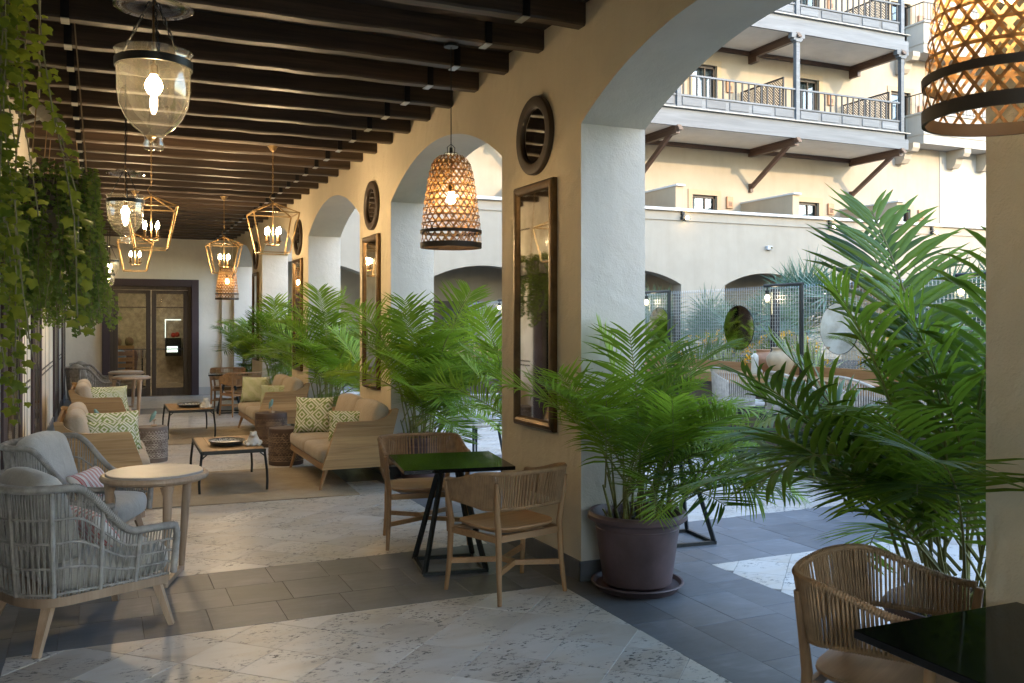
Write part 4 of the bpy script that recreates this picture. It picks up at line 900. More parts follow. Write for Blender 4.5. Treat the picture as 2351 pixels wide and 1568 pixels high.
def stump(loc, r, h, mat, label):
    mb = MB(); prof = [(r * .97, 0), (r * .985, .01), (r * .98, .048), (r, .052)]
    for i in range(1, 7): z = .05 + (h - .10) * i / 7; prof += [(r, z - .006), (r - .005, z - .003), (r - .005, z + .003), (r, z + .006)]
    prof += [(r, h - .052), (r * .985, h - .048), (r * .99, h - .012), (r * .96, h), (.001, h)]
    tag(mb.lathe(prof, 36, cap0=True).build('stump_stool', M_[mat], loc=loc, rz=rnd.random() * 6), label, 'side table', 'carved drum side tables')
stump((2.02, 11.02, 0), .205, .43, 'carved_brown', 'dark carved drum table tucked against the nearer arcade side sofa'); stump((2.13, 12.72, 0), .215, .45, 'carved_brown', 'carved drum table carrying a little bird between the arcade side sofas')
stump((.56, 11.90, 0), .20, .42, 'carved_grey', 'whitewashed carved drum table beside the near ivy side sofa'); stump((-.1, 12.5, 0), .2, .42, 'carved_grey', 'whitewashed carved drum table hidden between the ivy side sofas')
def bird(loc, rz, label):
    t = thing('bird_figurine', label, 'figurine', loc, rz, group='little blue bird figurines')
    mb = MB(); mb.box((0, 0, .012), (.07, .05, .024), ch=.003); mb.tube([(0, 0, .02), (0, 0, .075)], .006, 8); mb.box((0, 0, .078), (.05, .025, .01)); mb.build('perch', M_['pale_oak'], t, smooth=30)
    mb = MB(); mb.M = Matrix.Translation((-.01, 0, .125)) @ Matrix.Rotation(R(-62), 4, 'Y')
    pr = [(.001, -.085), (.010, -.07), (.018, -.045), (.026, -.015), (.027, .01), (.021, .03), (.019, .042), (.017, .055), (.008, .066), (.001, .072)]
    mb.M = Matrix.Translation((-.012, 0, .125)) @ Matrix.Rotation(R(28), 4, 'Y'); mb.lathe(pr, 14); mb.build('bird', M_['bird_blue'], t, smooth=180)
bird((2.13, 12.68, .45), R(-60), 'little blue bird figurine on the carved drum between the arcade side sofas'); bird((.60, 11.88, .42), R(0), 'little blue bird figurine beside the near green pillows'); bird((-.04, 12.45, .42), R(170), 'little blue bird figurine above the back of the near ivy side sofa')

# ============================================================ WICKER ARMCHAIRS AND ROUND TABLES
def armchair():
    t = thing('wicker_armchair', 'x', 'armchair', group='grey wicker armchairs')
    def path(s, f):                     # s 0..1 around the U (front left -> back -> front right), f 0 bottom 1 rim
        a, fx, bx = .335 + .035 * f, .34 + .02 * f, -.17
        L1 = fx - bx; La = math.pi * (a + .23) / 2; tot = 2 * L1 + La; d = s * tot
        if d < L1: return (fx - d, a)
        if d > L1 + La: return (bx + (d - L1 - La), -a)
        q = (d - L1) / La * math.pi; n = .8
        return (bx - (.23 + .05 * f) * abs(math.sin(q)) ** n, a * math.copysign(abs(math.cos(q)) ** n, math.cos(q)))
    def rim(s):
        x, y = path(s, 1); k = max(0, min(1, (.14 - x) / .34)); k = k * k * (3 - 2 * k); return .565 + .275 * k - .02 * max(0, x - .2)
    ZB = .285
    def P(s, f): z = ZB + (rim(s) - ZB) * f; x, y = path(s, f); return (x, y, z)
    n = 60
    mb = MB(); pts = [P(i / n, 1) for i in range(n + 1)]; fr = [(pts[0][0] + .012, pts[0][1] - .003, pts[0][2] - .05), (pts[0][0] - .0, pts[0][1] - .02, ZB + .01)]; bk = [(pts[-1][0] + .012, pts[-1][1] + .003, pts[-1][2] - .05), (pts[-1][0], pts[-1][1] + .02, ZB + .01)]
    mb.tube(fr[::-1] + pts + bk, .0195, 10)
    # wrapped cord ridges along the rim
    for i in range(n * 4):
        s = i / (n * 4); a, b = Vector(P(s, 1)), Vector(P(min(1, s + .002), 1)); z = (b - a).normalized() if (b - a).length else Vector((1, 0, 0)); x = z.cross(Vector((0, 0, 1))).normalized(); y = z.cross(x)
        mb.tube([a + x * .0205 * math.cos(q) + y * .0205 * math.sin(q) + z * .004 * math.sin(q) for q in [j * math.pi / 4 for j in range(8)]], .0035, 3, True)
    mb.build('rim', M_['wicker'], t, smooth=60)
    mb = MB()
    for i in range(1, 118):
        s = i / 118; ds = .0035 * (1 if i % 2 else -1)
        mb.tube([P(s, 0), P(s + ds, .3), P(s - ds * .6, .62), P(s + ds * .3, 1)], .0042, 4)
    for f in (.03, .27, .5, .72): 
        mb.tube([P(i / n, f) for i in range(n + 1)], .0065, 5); mb.tube([Vector(P(i / n, f)) + Vector((0, 0, .008 * (1 if i % 2 else -1))) for i in range(n + 1)], .004, 4)
    tag(mb.build('weave', M_['wicker'], t, smooth=60), kind='stuff')
    for s in (.10, .2, .32, .44, .56, .68, .8, .90):
        mb = MB(); mb.tube([P(s, f) for f in (0, .33, .66, 1)], .0125, 8); mb.build('upright', M_['wicker'], t)
    mb = MB(); o = [path(i / 40, -.1) for i in range(41)]; inn = [(x * .86, y * .88) for x, y in o]
    mb.prism(o + [(.30, -.29)] + [(.30, .29)], .235, .282); mb.build('seat_frame', M_['pale_oak'], t, smooth=30)
    for x0, y0, x1, y1 in ((.29, .27, .36, .33), (.29, -.27, .36, -.33), (-.25, .24, -.35, .31), (-.25, -.24, -.35, -.31)):
        mb = MB(); mb.bar((x0, y0, .28), (x1, y1, .0), .058, .042, w2=.62); mb.build('leg', M_['pale_oak'], t, smooth=0)
    mb = MB(); cushion(mb, (.62, .58, .16), .06, .025, T=Matrix.Translation((.07, 0, .365))); weld(mb.build('seat_cushion', M_['linen_grey'], t, smooth=180))
    mb = MB(); cushion(mb, (.17, .54, .46), .075, .035, T=Matrix.Translation((-.215, 0, .655)) @ Matrix.Rotation(R(-17), 4, 'Y')); weld(mb.build('back_cushion', M_['linen_grey'], t, smooth=180))
    return t
ac = armchair(); ac.location = (-.10, 5.57, 0); ac.rotation_euler[2] = R(24.5); ac['label'] = 'grey wicker armchair seen from behind in the near corner'
ac2 = dup(ac, (-.13, 7.12, 0), R(-22), 'grey wicker armchair with striped pillow behind the near round table')
dup(ac, (-.12, 18.75, 0), R(12), 'nearer of the two far wicker armchairs by the end wall'); dup(ac, (-.08, 20.3, 0), R(12), 'farther of the two far wicker armchairs by the end wall')
def lumbar(ch, label, seed, off=(.03, -.08), yaw=0):
    a = ch.rotation_euler[2] + yaw; f = Vector((math.cos(a), math.sin(a), 0)); s = Vector((-math.sin(a), math.cos(a), 0)); up = Vector((0, 0, 1)) * math.cos(R(38)) - f * math.sin(R(38))
    fa = ch.rotation_euler[2]; c = Vector(ch.location) + Vector((math.cos(fa), math.sin(fa), 0)) * off[0] + Vector((-math.sin(fa), math.cos(fa), 0)) * off[1] + Vector((0, 0, .545))
    pillow('striped_pillow', .48, .24, .12, M_['red_stripe'], label, 'pillow', c, rot_basis(s, up), 'red striped pillows', 1.0, seed)
lumbar(ac2, 'red striped pillow on the armchair behind the round table', 21, (.10, -.04)); lumbar(ac, 'red striped pillow half hidden inside the nearest wicker armchair', 22, (.06, .02))
def round_table(loc, rz, label):
    t = thing('round_table', label, 'side table', loc, rz, group='round oak side tables'); h = .70; r = .335
    mb = MB(); mb.lathe([(.28, h - .05), (r - .03, h - .05), (r - .008, h - .04), (r, h - .026), (r - .004, h - .01), (r - .018, h - .002), (r - .032, h - .004), (r - .034, h - .02)], 56); mb.lathe([(.001, h - .05), (.285, h - .05)], 40); mb.build('top_ring', M_['pale_oak'], t, smooth=30)
    mb = MB(); mb.lathe([(r - .036, h - .03), (r - .036, h + .006), (r - .040, h + .010), (.001, h + .010)], 56); mb.build('stone_inset', M_['stone_top'], t, smooth=30)
    feet = []
    for k in range(3):
        q = k * 2.0944; c, s = math.cos(q), math.sin(q); a = (c * (r - .04), s * (r - .04), h - .045); b = (c * .235, s * .235, .02); feet.append(b)
        mb = MB(); mb.tube([a, ((a[0] + b[0]) / 2, (a[1] + b[1]) / 2, .35), b], [.030, .026, .019], 12)
        mb.tube([(c * (r - .05) - s * .0, s * (r - .05), h - .12), (c * (r - .06), s * (r - .06), h - .06)], [.028, .045], 12); mb.build('leg', M_['pale_oak'], t)
    mb = MB(); mb.bar(feet[0], feet[1], .034, .03); mb.bar(feet[0], feet[2], .034, .03)
    for f in feet: mb.lathe([(.019, 0), (.021, .02), (.016, .038)], 10, (f[0], f[1], 0), cap0=True, cap1=True)
    mb.build('floor_bar', M_['pale_oak'], t, smooth=30); return t
round_table((.33, 6.42, 0), R(-78), 'round oak table with stone inset between the near armchairs'); round_table((.52, 17.95, 0), R(-60), 'nearer of the two far round oak tables'); round_table((.48, 19.75, 0), R(-60), 'farther of the two far round oak tables')

# ============================================================ DINING SETS
def dining_chair():
    t = thing('dining_chair', 'x', 'chair', group='oak dining chairs with corded backs')
    rear = [(-.245, -.205), (.245, -.205)]; front = [(-.295, .215), (.295, .215)]
    for i, (x, y) in enumerate(rear + front):
        sx = 1 if x > 0 else -1; sy = -1 if i < 2 else 1; h = .73 if i < 2 else .69
        k = .018; mb = MB(); mb.tube([(x + sx * .012, y + sy * .035, 0), (x, y + sy * .012, .2), (x - sx * .004, y, .44), (x + sx * .012, y + sy * .006, .56), (x + sx * .024, y + sy * .022, h)], [.0135, .0175, .0205, .0185, .016], 12); mb.build('leg', M_['oak'], t)
    def U(s, f):
        a = .295 + .02 * f; fy, by = .225, -.10; L1 = fy - by; La = math.pi * (a + .17) / 2; tot = 2 * L1 + La; d = s * tot
        if d < L1: x, y = -a, fy - d
        elif d > L1 + La: x, y = a, by + (d - L1 - La)
        else:
            q = (d - L1) / La * math.pi; n = .78; x, y = -a * math.copysign(abs(math.cos(q)) ** n, math.cos(q)), by - (.15 + .035 * f) * abs(math.sin(q)) ** n
        k = max(0, min(1, (.2 - y) / .42)); k = k * k * (3 - 2 * k); zt = .70 + .08 * k; zb = .578 - .013 * k
        return (x, y, zb + (zt - zb) * f)
    n = 48
    for f, r, nm in ((1, .0135, 'top_rail'), (0, .0105, 'lower_rail')):
        mb = MB(); mb.tube([U(i / n, f) for i in range(n + 1)], r, 8)
        for i in range(n * 3):
            s = i / (n * 3); a, b = Vector(U(s, f)), Vector(U(min(1, s + .003), f)); z = (b - a); z = z.normalized() if z.length > 1e-6 else Vector((0, 1, 0)); x = z.cross(Vector((0, 0, 1))).normalized(); y = z.cross(x)
            mb.tube([a + x * r * 1.06 * math.cos(q) + y * r * 1.06 * math.sin(q) for q in [j * math.pi / 3 for j in range(6)]], .0032, 3, True)
        mb.build(nm, M_['cord'], t, smooth=60)
    for i in range(88):
        s = .02 + .96 * i / 87; q = rnd.uniform(-.002, .002); mb = MB()
        for o_ in (-.0065, .0065):
            a, b = Vector(U(s, 0)), Vector(U(s + q, 1)); nrm = Vector((a.x, a.y, 0)).normalized() * o_; mb.tube([a + nrm, b + nrm * 1.4], .0047, 5)
        mb.build('cord', M_['cord'], t, smooth=60)
    mb = MB()
    def seat(u, v):
        q = u * 2 * math.pi; c, s = math.cos(q), math.sin(q); n_ = .55; x = .265 * math.copysign(abs(c) ** n_, c) * (1 + .08 * s); y = .015 + .235 * math.copysign(abs(s) ** n_, s)
        r_, z = [(1 * .8, .405), (.93, .418), (1, .436), (.99, .444), (.9, .442), (.6, .434), (.001, .430)][min(6, int(round(v * 6)))]
        return (x * r_, .015 + (y - .015) * r_, z)
    mb.grid(seat, 40, 6, cu=True, uv=False); mb.build('seat', M_['oak_flat'], t, smooth=50)
    mb = MB(); zz = .385
    mb.bar((-.29, .215, zz), (.29, .215, zz), .022, .04); mb.bar((-.24, -.2, zz), (.24, -.2, zz), .022, .04)
    for s in (-1, 1): mb.bar((s * .245, -.2, zz), (s * .29, .21, zz), .022, .04)
    mb.build('seat_rail', M_['oak_flat'], t, smooth=0)
    mb = MB(); z = .185; mb.bar((0, -.06, z), (0, .06, z), .026, .032)
    for (x, y) in rear: mb.bar((x, y - .012, z), (0, -.055, z), .02, .032)
    for (x, y) in front: mb.bar((x, y + .012, z), (0, .055, z), .02, .032)
    mb.build('stretcher', M_['oak_flat'], t, smooth=0); return t
dc = dining_chair(); dc.location = (2.345, 5.25, 0); dc.rotation_euler[2] = R(14); dc['label'] = 'oak dining chair with corded back seen from behind at the near table'
dup(dc, (2.27, 6.72, 0), R(172), 'oak dining chair facing the viewer across the near black table')
dup(dc, (2.60, 2.46, 0), R(207), 'oak dining chair with round corded back cut off at the bottom corner')
dup(dc, (2.33, 17.05, 0), R(14), 'near chair of the far dining set'); dup(dc, (2.27, 18.5, 0), R(172), 'far chair of the far dining set, behind the table')
def bistro(loc, rz, label, sz=.74):
    t = thing('bistro_table', label, 'table', loc, rz, group='square black tables'); b = .21
    mb = MB(); mb.box((0, 0, .716), (sz, sz, .026), ch=.002); mb.build('table_top', M_['black_gloss'], t, smooth=0)
    mb = MB()
    for s in (-1, 1): mb.box((s * b, 0, .0125), (.025, 2 * b + .025, .025)); mb.box((0, s * b, .0125), (2 * b - .025, .025, .025))
    mb.build('base_frame', M_['black_metal'], t, smooth=0)
    for i in (-1, 1):
        for j in (-1, 1): mb = MB(); mb.bar((i * b, j * b, .01), (i * .055, j * .05, .703), .024, .03); mb.build('leg', M_['black_metal'], t, smooth=0)
    return t
bistro((2.20, 5.93, 0), R(-9), 'square black glossy table on a pyramid base between two oak chairs'); bistro((2.49, 1.77, 0), R(-1), 'glossy black table top cut off by the bottom corner'); bistro((2.2, 17.72, 0), R(-6), 'far square black table beside the end wall'); bistro((4.06, 5.92, 0), R(-6), 'black table out in the courtyard behind the near potted palm')
# ============================================================ POTTED PALMS
def frond_mesh(seed, Lf, n, ll, lw, bend, mat, start=.34, jit=1.0):
    q = random.Random(seed); mb = MB(); K = 18; pts = [Vector((0, 0, 0))]; tan = []
    tw = q.uniform(-.12, .12)
    for i in range(K):
        t = i / K; a = bend * t ** 1.6; d = Vector((math.sin(a), tw * t, math.cos(a))).normalized(); tan.append(d); pts.append(pts[-1] + d * Lf / K)
    tan.append(tan[-1])
    mb.tube(pts, [.0065 * (1 - .85 * i / K) + .0008 for i in range(K + 1)], 5, m=1)
    def at(t):
        f = t * K; i = min(K - 1, int(f)); return pts[i].lerp(pts[i + 1], f - i), tan[i].lerp(tan[i + 1], f - i).normalized()
    for i in range(n):
        t = start + (1 - start) * (i + .5) / n; p, d = at(t); u = (i + .5) / n
        side = Vector((0, 1, 0)); nrm = d.cross(side).normalized() * -1
        if nrm.z < 0 and d.z > .3: nrm = -nrm
        nrm = side.cross(d).normalized()
        L_ = ll * (math.sin(math.pi * (.12 + .80 * u)) ** .75) * q.uniform(.88, 1.08)
        fwd = .42 + .75 * u + q.uniform(-.16, .16) * jit
        for s in (-1, 1):
            dr = (side * s * 1.0 + d * (fwd + q.uniform(-.1, .1) * jit) + nrm * (-.30 + q.uniform(-.22, .22) * jit)).normalized()
            w = lw * q.uniform(.6, 1.12); wd = dr.cross(nrm).normalized()
            droop = (.36 + q.uniform(-.26, .3) * jit) * (1.1 - .4 * u); P = []; U_ = []
            for k, (f, ww) in enumerate(((0, .35), (.22, .95), (.5, 1.0), (.78, .62), (1, .05))):
                c = p + dr * L_ * f + Vector((0, 0, -1)) * droop * L_ * f * f * .9 + d * .002 * k
                fold = nrm * w * ww * .22
                P += [c - wd * w * ww / 2 + fold, c, c + wd * w * ww / 2 + fold]; U_ += [(f, 0), (f, .5), (f, 1)]
            F = []
            for k in range(4): a = k * 3; F += [(a, a + 1, a + 4, a + 3), (a + 1, a + 2, a + 5, a + 4)]
            mb.add(P, F, 0, U_)
    return mb.mesh('frond', [M_[mat], M_['cane']], 60)
FR = {}
for key, mat in (('a', 'palm_leaf'), ('b', 'palm_leaf_dark')):
    FR[key] = [frond_mesh(s, 1.0, (31 if key == 'a' else 19) + s % 4, .37 + .03 * (s % 3), (.0155 if key == 'a' else .023) + .002 * (s % 2), b, mat, st, .8 if key == 'a' else .6) for s, b, st in ((1, .55, .30), (2, .95, .28), (3, 1.35, .26), (4, .75, .34), (5, 1.15, .28), (6, 1.6, .26), (7, .4, .36), (8, 1.25, .32))]
PB = [(a - .0, b + .0) for a, b in PIERS]
def blocked(base, az, tilt, Lf, bend):
    p = Vector(base); n = 10
    for i in range(n):
        a = tilt + bend * (i / n) ** 1.6; p = p + Vector((math.sin(a) * math.cos(az), math.sin(a) * math.sin(az), math.cos(a))) * Lf / n
        if WX - .10 < p.x < WO + .06 and any(y0 - .07 < p.y < y1 + .07 for y0, y1 in PIERS) : return True
        if p.y > 22.1 or (p.x < 2.82 and p.z < .98): return True
        if i > 2 and -.85 < p.x < 2.75 and p.x < 2.05: return True
    return False
pot_me = {}
def pot_parts(t):
    if not pot_me:
        mb = MB(); mb.lathe([(.195, .035), (.215, .05), (.262, .38), (.266, .395), (.262, .40), (.268, .43), (.295, .435), (.312, .45), (.314, .475), (.300, .492), (.278, .490), (.270, .47), (.262, .42)], 48, cap0=True); pot_me['pot'] = mb.mesh('pot', M_['pot_brown'], 30)
        mb = MB(); mb.lathe([(.22, .0), (.25, .004), (.272, .03), (.285, .045), (.292, .048), (.288, .055), (.276, .054), (.262, .03), (.20, .02), (.001, .02)], 48, cap0=True); pot_me['saucer'] = mb.mesh('saucer', [M_['pot_brown']], 30)
        mb = MB(); q = random.Random(3); mb.grid(lambda u, v: (.266 * v * math.cos(u * 6.2832), .266 * v * math.sin(u * 6.2832), .425 + .014 * math.sin(9 * u * 6.28) * math.sin(8 * v)), 24, 6, cu=True, uv=False); pot_me['soil'] = mb.mesh('soil', M_['soil'], 60)
    for k in ('pot', 'saucer', 'soil'): link(k, pot_me[k], t)
cane_me = []
for s in range(4):
    q = random.Random(s + 40); mb = MB(); n = 6; cx_, cy2 = q.uniform(-.02, .02), q.uniform(-.02, .02); pts = [(cx_ * (i / n) ** 2, cy2 * (i / n) ** 2, i / n) for i in range(n + 1)]; rr_ = []
    mb.tube(pts, [.012, .010, .009, .0085, .008, .0075, .006], 8); cane_me.append(mb.mesh('cane', M_['cane'], 60))
mb = MB()
for s in range(5):
    q = random.Random(s + 60); a = q.random() * 6.28; mb.add([(.014 * math.cos(a), .014 * math.sin(a), 0), (.014 * math.cos(a + 1), .014 * math.sin(a + 1), 0), (.05 * math.cos(a + .5), .05 * math.sin(a + .5), q.uniform(.08, .16))], [(0, 1, 2)])
sheath_me = mb.mesh('dry_sheath', M_['dry_sheath'], 0)
def palm(loc, label, nf, Lm, seed, keys='aaa', tilts=(8, 62), extra=(), pot=True, cane_h=(.2, .55)):
    q = random.Random(seed); t = thing('potted_palm', label, 'palm', loc, group='areca palms in brown pots under the arches')
    pot_parts(t); nc = max(12, int(nf * .6)); canes = []
    for k in range(nc):
        a = k * 2.4 + q.uniform(-.3, .3); r = .19 * math.sqrt((k + .5) / nc); h = q.uniform(*cane_h)
        o = link('cane', cane_me[k % 4], t, (r * math.cos(a), r * math.sin(a), .42)); lean = .05 + .9 * r; o.rotation_mode = 'XYZ'
        d = Vector((math.sin(lean) * math.cos(a), math.sin(lean) * math.sin(a), math.cos(lean))); o.rotation_euler = d.to_track_quat('Z', 'Y').to_euler(); o.scale = (1, 1, h)
        canes.append((Vector((r * math.cos(a), r * math.sin(a), .42)), d, h, a))
        if k % 2 == 0: s = link('dry_sheath', sheath_me, t, (r * math.cos(a), r * math.sin(a), .42)); s.rotation_euler[2] = q.random() * 6
    specs = []
    for k in range(nf):
        for tr in range(14):
            c = canes[k % nc]; az = c[3] + q.gauss(0, .9) if k < nf * .6 else q.random() * 6.283
            fr_ = (k + .5) / nf; tilt = R(tilts[0] + (tilts[1] - tilts[0]) * fr_ ** 1.2 + q.uniform(-8, 8)); Lf = Lm * q.uniform(.78, 1.1) * (1 - .15 * fr_)
            b = c[0] + c[1] * c[2] * q.uniform(.75, 1.0); i = q.randrange(8); bend = (.55, .95, 1.35, .75, 1.15, 1.6, .4, 1.25)[i]
            if not blocked(Vector(loc) + b, az, tilt, Lf, bend): specs.append((b, az, tilt, Lf, i)); break
    for az, tilt, Lf, i, zb in extra: specs.append((Vector((.05 * math.cos(az), .05 * math.sin(az), zb)), az, R(tilt), Lf, i))
    for b, az, tilt, Lf, i in specs:
        o = link('frond', FR[q.choice(keys)][i], t, b); o.rotation_euler = (Matrix.Rotation(az, 4, 'Z') @ Matrix.Rotation(tilt, 4, 'Y') @ Matrix.Rotation(q.uniform(-.5, .5), 4, 'Z')).to_euler(); k = Lf; o.scale = (k, k, k)
    return t
LBL = ['lush potted palm beside the near white column', 'tall dark palm filling the view beside the last pier', 'bright palm with yellow canes behind the near dining table', 'dark palm against the far side of the mirror pier', 'palm behind the nearer arcade side sofa', 'palm in the third arch between the two mirrors', 'palm behind the far arcade side sofa', 'palm in the fourth arch', 'palm beside the far dining set', 'farthest palm by the end wall']
palm((3.10, 4.95, 0), LBL[0], 40, 1.06, 11, 'aaaa', (2, 70), cane_h=(.06, .30), extra=((R(183), 36, 1.1, 3, .62), (R(205), 40, 1.05, 0, .66), (R(-40), 60, 1.0, 2, .6)))
palm((3.32, 2.74, 0), LBL[1], 40, 1.25, 23, 'bbbb', (2, 56), extra=((R(125), 62, 1.35, 2, .75), (R(105), 55, 1.3, 4, .8), (R(95), 12, 1.35, 6, .95), (R(80), 20, 1.45, 0, .9), (R(70), 70, 1.1, 5, .6)), cane_h=(.05, .5))
palm((3.10, 9.20, 0), LBL[2], 36, 1.25, 13, 'aaaa', (3, 76), extra=((R(200), 55, 1.2, 3, .8), (R(240), 30, 1.2, 0, .9), (R(-60), 25, 1.3, 6, .9)), cane_h=(.05, .5))
palm((3.36, 7.05, 0), LBL[3], 20, 1.1, 14, 'aaab', (4, 78), cane_h=(.05, .4))
palm((3.10, 13.45, 0), LBL[4], 32, 1.25, 15, 'aaa', (3, 76), extra=((R(195), 45, 1.2, 1, .8), (R(250), 20, 1.4, 6, .9)), cane_h=(.05, .5))
palm((3.36, 11.25, 0), LBL[5], 20, 1.2, 16, 'aaa', (4, 78), cane_h=(.05, .45))
palm((3.10, 17.70, 0), LBL[6], 34, 1.3, 17, 'aaa', (3, 76), cane_h=(.05, .5)); palm((3.36, 15.5, 0), LBL[7], 18, 1.25, 18, 'aaa', (4, 78), cane_h=(.05, .45))
palm((2.98, 20.6, 0), LBL[8], 36, 1.35, 19, 'aaa', (4, 78), cane_h=(.05, .5)); palm((3.36, 19.7, 0), LBL[9], 26, 1.25, 20, 'aa', (4, 78), cane_h=(.05, .45))

# ============================================================ HANGING IVY
IVY = [(0, -.34), (.16, -.46), (.40, -.36), (.37, -.12), (.52, .10), (.26, .20), (.0, .58), (-.26, .20), (-.52, .10), (-.37, -.12), (-.40, -.36), (-.16, -.46)]
def ivy_leaf(mb, c, nrm, up, s, q):
    nrm = nrm.normalized(); x = up.cross(nrm).normalized(); y = nrm.cross(x); n = len(IVY)
    P = [c + nrm * s * .07] + [c + x * a * s + y * b * s - nrm * s * .25 * (a * a + b * b) for a, b in IVY]
    mb.add(P, [(0, i + 1, (i + 1) % n + 1) for i in range(n)], 0, [(0, 0)] * (n + 1))
def strand(q, p0, ln, leafs, gap, jx=.012):
    mb = MB(); n = max(4, int(ln / .06)); pts = [Vector((0, 0, 0))]; vx, vy = q.uniform(-.01, .01), q.uniform(-.01, .01)
    for i in range(n):
        vx += q.uniform(-.008, .008); vy += q.uniform(-.008, .008); vx *= .85; vy *= .85; pts.append(pts[-1] + Vector((vx, vy, -ln / n)))
    mb.tube(pts, .0022, 4, m=1); d = 0
    while d < ln:
        f = d / ln * n; i = min(n - 1, int(f)); c = pts[i].lerp(pts[i + 1], f - i); a = q.uniform(0, 6.28); off = Vector((math.cos(a), math.sin(a), q.uniform(-.4, .3))) * leafs * q.uniform(.3, .9)
        nr = Vector((off.x * 1.2 + .2, off.y * 1.2 - .6, q.uniform(.1, 1.0))); up = Vector((q.uniform(-.6, .6), q.uniform(-.6, .6), -1))
        if abs(up.normalized().dot(nr.normalized())) > .95: up = Vector((1, .1, 0))
        ivy_leaf(mb, c + off, nr, up, leafs * q.uniform(.45, 1.3), q); d += gap * q.uniform(.6, 1.4)
    return mb
q = random.Random(5)
t = thing('ivy_planter', 'near hanging planter with large leaved ivy trailing down the picture edge', 'hanging plant', (-.33, 3.1, 2.95), group='ivy planters hung along the side wall')
mb = MB(); mb.box((0, 0, 0), (.22, .9, .16), ch=.01); mb.build('trough', M_['door_wood'], t, smooth=0)
for y in (-.38, .38): mb = MB(); mb.tube([(0, y, .08), (.0, y, .62)], .005, 6); mb.build('rope', M_['jute_rope'], t)
mb = MB(); mb.tube([(.15, .42, .6), (.14, .42, -.5)], .004, 6); mb.build('rope', M_['jute_rope'], t)
for k in range(58):
    x, y = q.uniform(-.15, .12), q.uniform(-.46, .46)
    ln = q.uniform(.6, 1.1) if k % 2 else q.uniform(1.1, 1.8)
    ln *= 1.0 if x < .04 else .85
    s = strand(q, None, ln, .040, .024); s.build('vine', [M_['ivy_leaf'], M_['vine_stem']], t, smooth=60, loc=(x, y, .08 + q.uniform(-.05, .05)))
def long_planter(y0, y1, label, n, seed, zt=2.50, x0=-.28, hw=.26, dl=(.42, .98)):
    q = random.Random(seed); t = thing('ivy_planter', label, 'hanging plant', (x0, (y0 + y1) / 2, zt), group='ivy planters hung along the side wall'); ln = y1 - y0
    mb = MB(); mb.box((0, 0, -.02), (2 * hw - .06, ln, .2), ch=.01); mb.build('trough', M_['door_wood'], t, smooth=0)
    for y in (-ln / 2 + .15, -.1, ln / 2 - .2):
        for x in (-hw + .05, hw - .05): mb = MB(); mb.tube([(x, y, .05), (x * .6, y, CZ + .1 - zt)], .005, 6); mb.build('rope', M_['jute_rope'], t)
    for k in range(n):
        e = q.random(); y = q.uniform(-ln / 2 - .05, ln / 2 + .05); x = hw * (1 - .5 * q.random() ** 2) * q.choice((1, 1, -1)); 
        if k % 5 == 0: y = -ln / 2 - .06 * q.random(); x = q.uniform(-hw, hw)
        s = strand(q, None, q.uniform(*dl), .034, .0165); s.build('vine', [M_['ivy_leaf_dark'], M_['vine_stem']], t, smooth=60, loc=(x, y, .10 + q.uniform(-.06, .06)))
    mb = MB()
    for k in range(900):
        c = Vector((q.uniform(-hw, hw), q.uniform(-ln / 2, ln / 2), .08)); c.z += .16 * q.random() * (1 - abs(c.x) / hw * .6); ivy_leaf(mb, c, Vector((q.uniform(-1, 1), q.uniform(-1.3, .6), 1)), Vector((q.uniform(-1, 1), q.uniform(-1, 1), .2)), .04 * q.uniform(.7, 1.2), q)
    tag(mb.build('top_foliage', M_['ivy_leaf_dark'], t, smooth=60), kind='stuff')
long_planter(6.35, 9.3, 'long planter with a dense dark curtain of ivy beside the glass lanterns', 230, 8)
long_planter(11.0, 13.6, 'farther ivy planter mostly hidden behind the dense ivy curtain', 110, 9, zt=2.50, x0=-.36)
t = thing('wall_heater', 'slim white heater panel tilted above the ivy planters', 'heater', (-.37, 7.9, 3.26))
mb = MB(); mb.box((0, 0, 0), (.10, .62, .05), ch=.01, mat=Matrix.Rotation(R(-38), 4, 'Y') @ Matrix.Rotation(R(30), 4, 'X')); mb.build('panel', M_['white_paint'], t, smooth=0)
mb = MB(); mb.tube([(-.02, 0, 0), (-.32, 0, -.12)], .012, 8); mb.build('arm', M_['white_paint'], t)

# ============================================================ COURTYARD BAR, FENCE, PLANTING
bc = thing('bar_counter', 'rough brown bar counter with timber top along the courtyard fence', 'counter')
mb = MB(); mb.box((8.5, 12.0, .44), (.5, 20, .88)); mb.build('base_wall', M_['concrete'], bc, smooth=0)
for k in range(8):
    y = 2.0 + k * 2.5 + 1.25
    for j in range(3): mb = MB(); mb.box((8.03 + j * .205, y, .955), (.20, 2.494, .04), ch=.004); mb.build('top_plank', M_['timber'], bc, smooth=0)
    mb = MB(); mb.box((7.945, y, .905), (.03, 2.494, .13), ch=.003); mb.build('front_plank', M_['timber'], bc, smooth=0)
    mb = MB(); mb.box((8.56, y, 1.035), (.04, 2.494, .13), ch=.003); mb.build('upstand', M_['timber'], bc, smooth=0)
fn = thing('mesh_fence', 'galvanised wire mesh fence standing on the bar counter', 'fence')
mb = MB(); y = 2.1
while y < 21.9:
    mb.box((8.62, y, 1.58), (.0055, .0055, 1.14)); mb.bar((8.62, y, 2.15), (8.64, y + .022, 2.19), .0055); y += .052
for k in range(23): mb.box((8.626, 12.0, 1.02 + k * .0515), (.005, 19.8, .005))
tag(mb.build('wire_mesh', M_['galvanised'], fn, smooth=0), kind='stuff')
for k in range(8): mb = MB(); mb.box((8.70, 3.0 + k * 2.42, 1.5), (.09, .09, 1.3)); mb.build('post', M_['slat_wood'], fn, smooth=0)
lmw = ['at the right end of the bar', 'over the big urn', 'half hidden by the white column', 'seen over the palms', 'farthest, seen through the second arch']
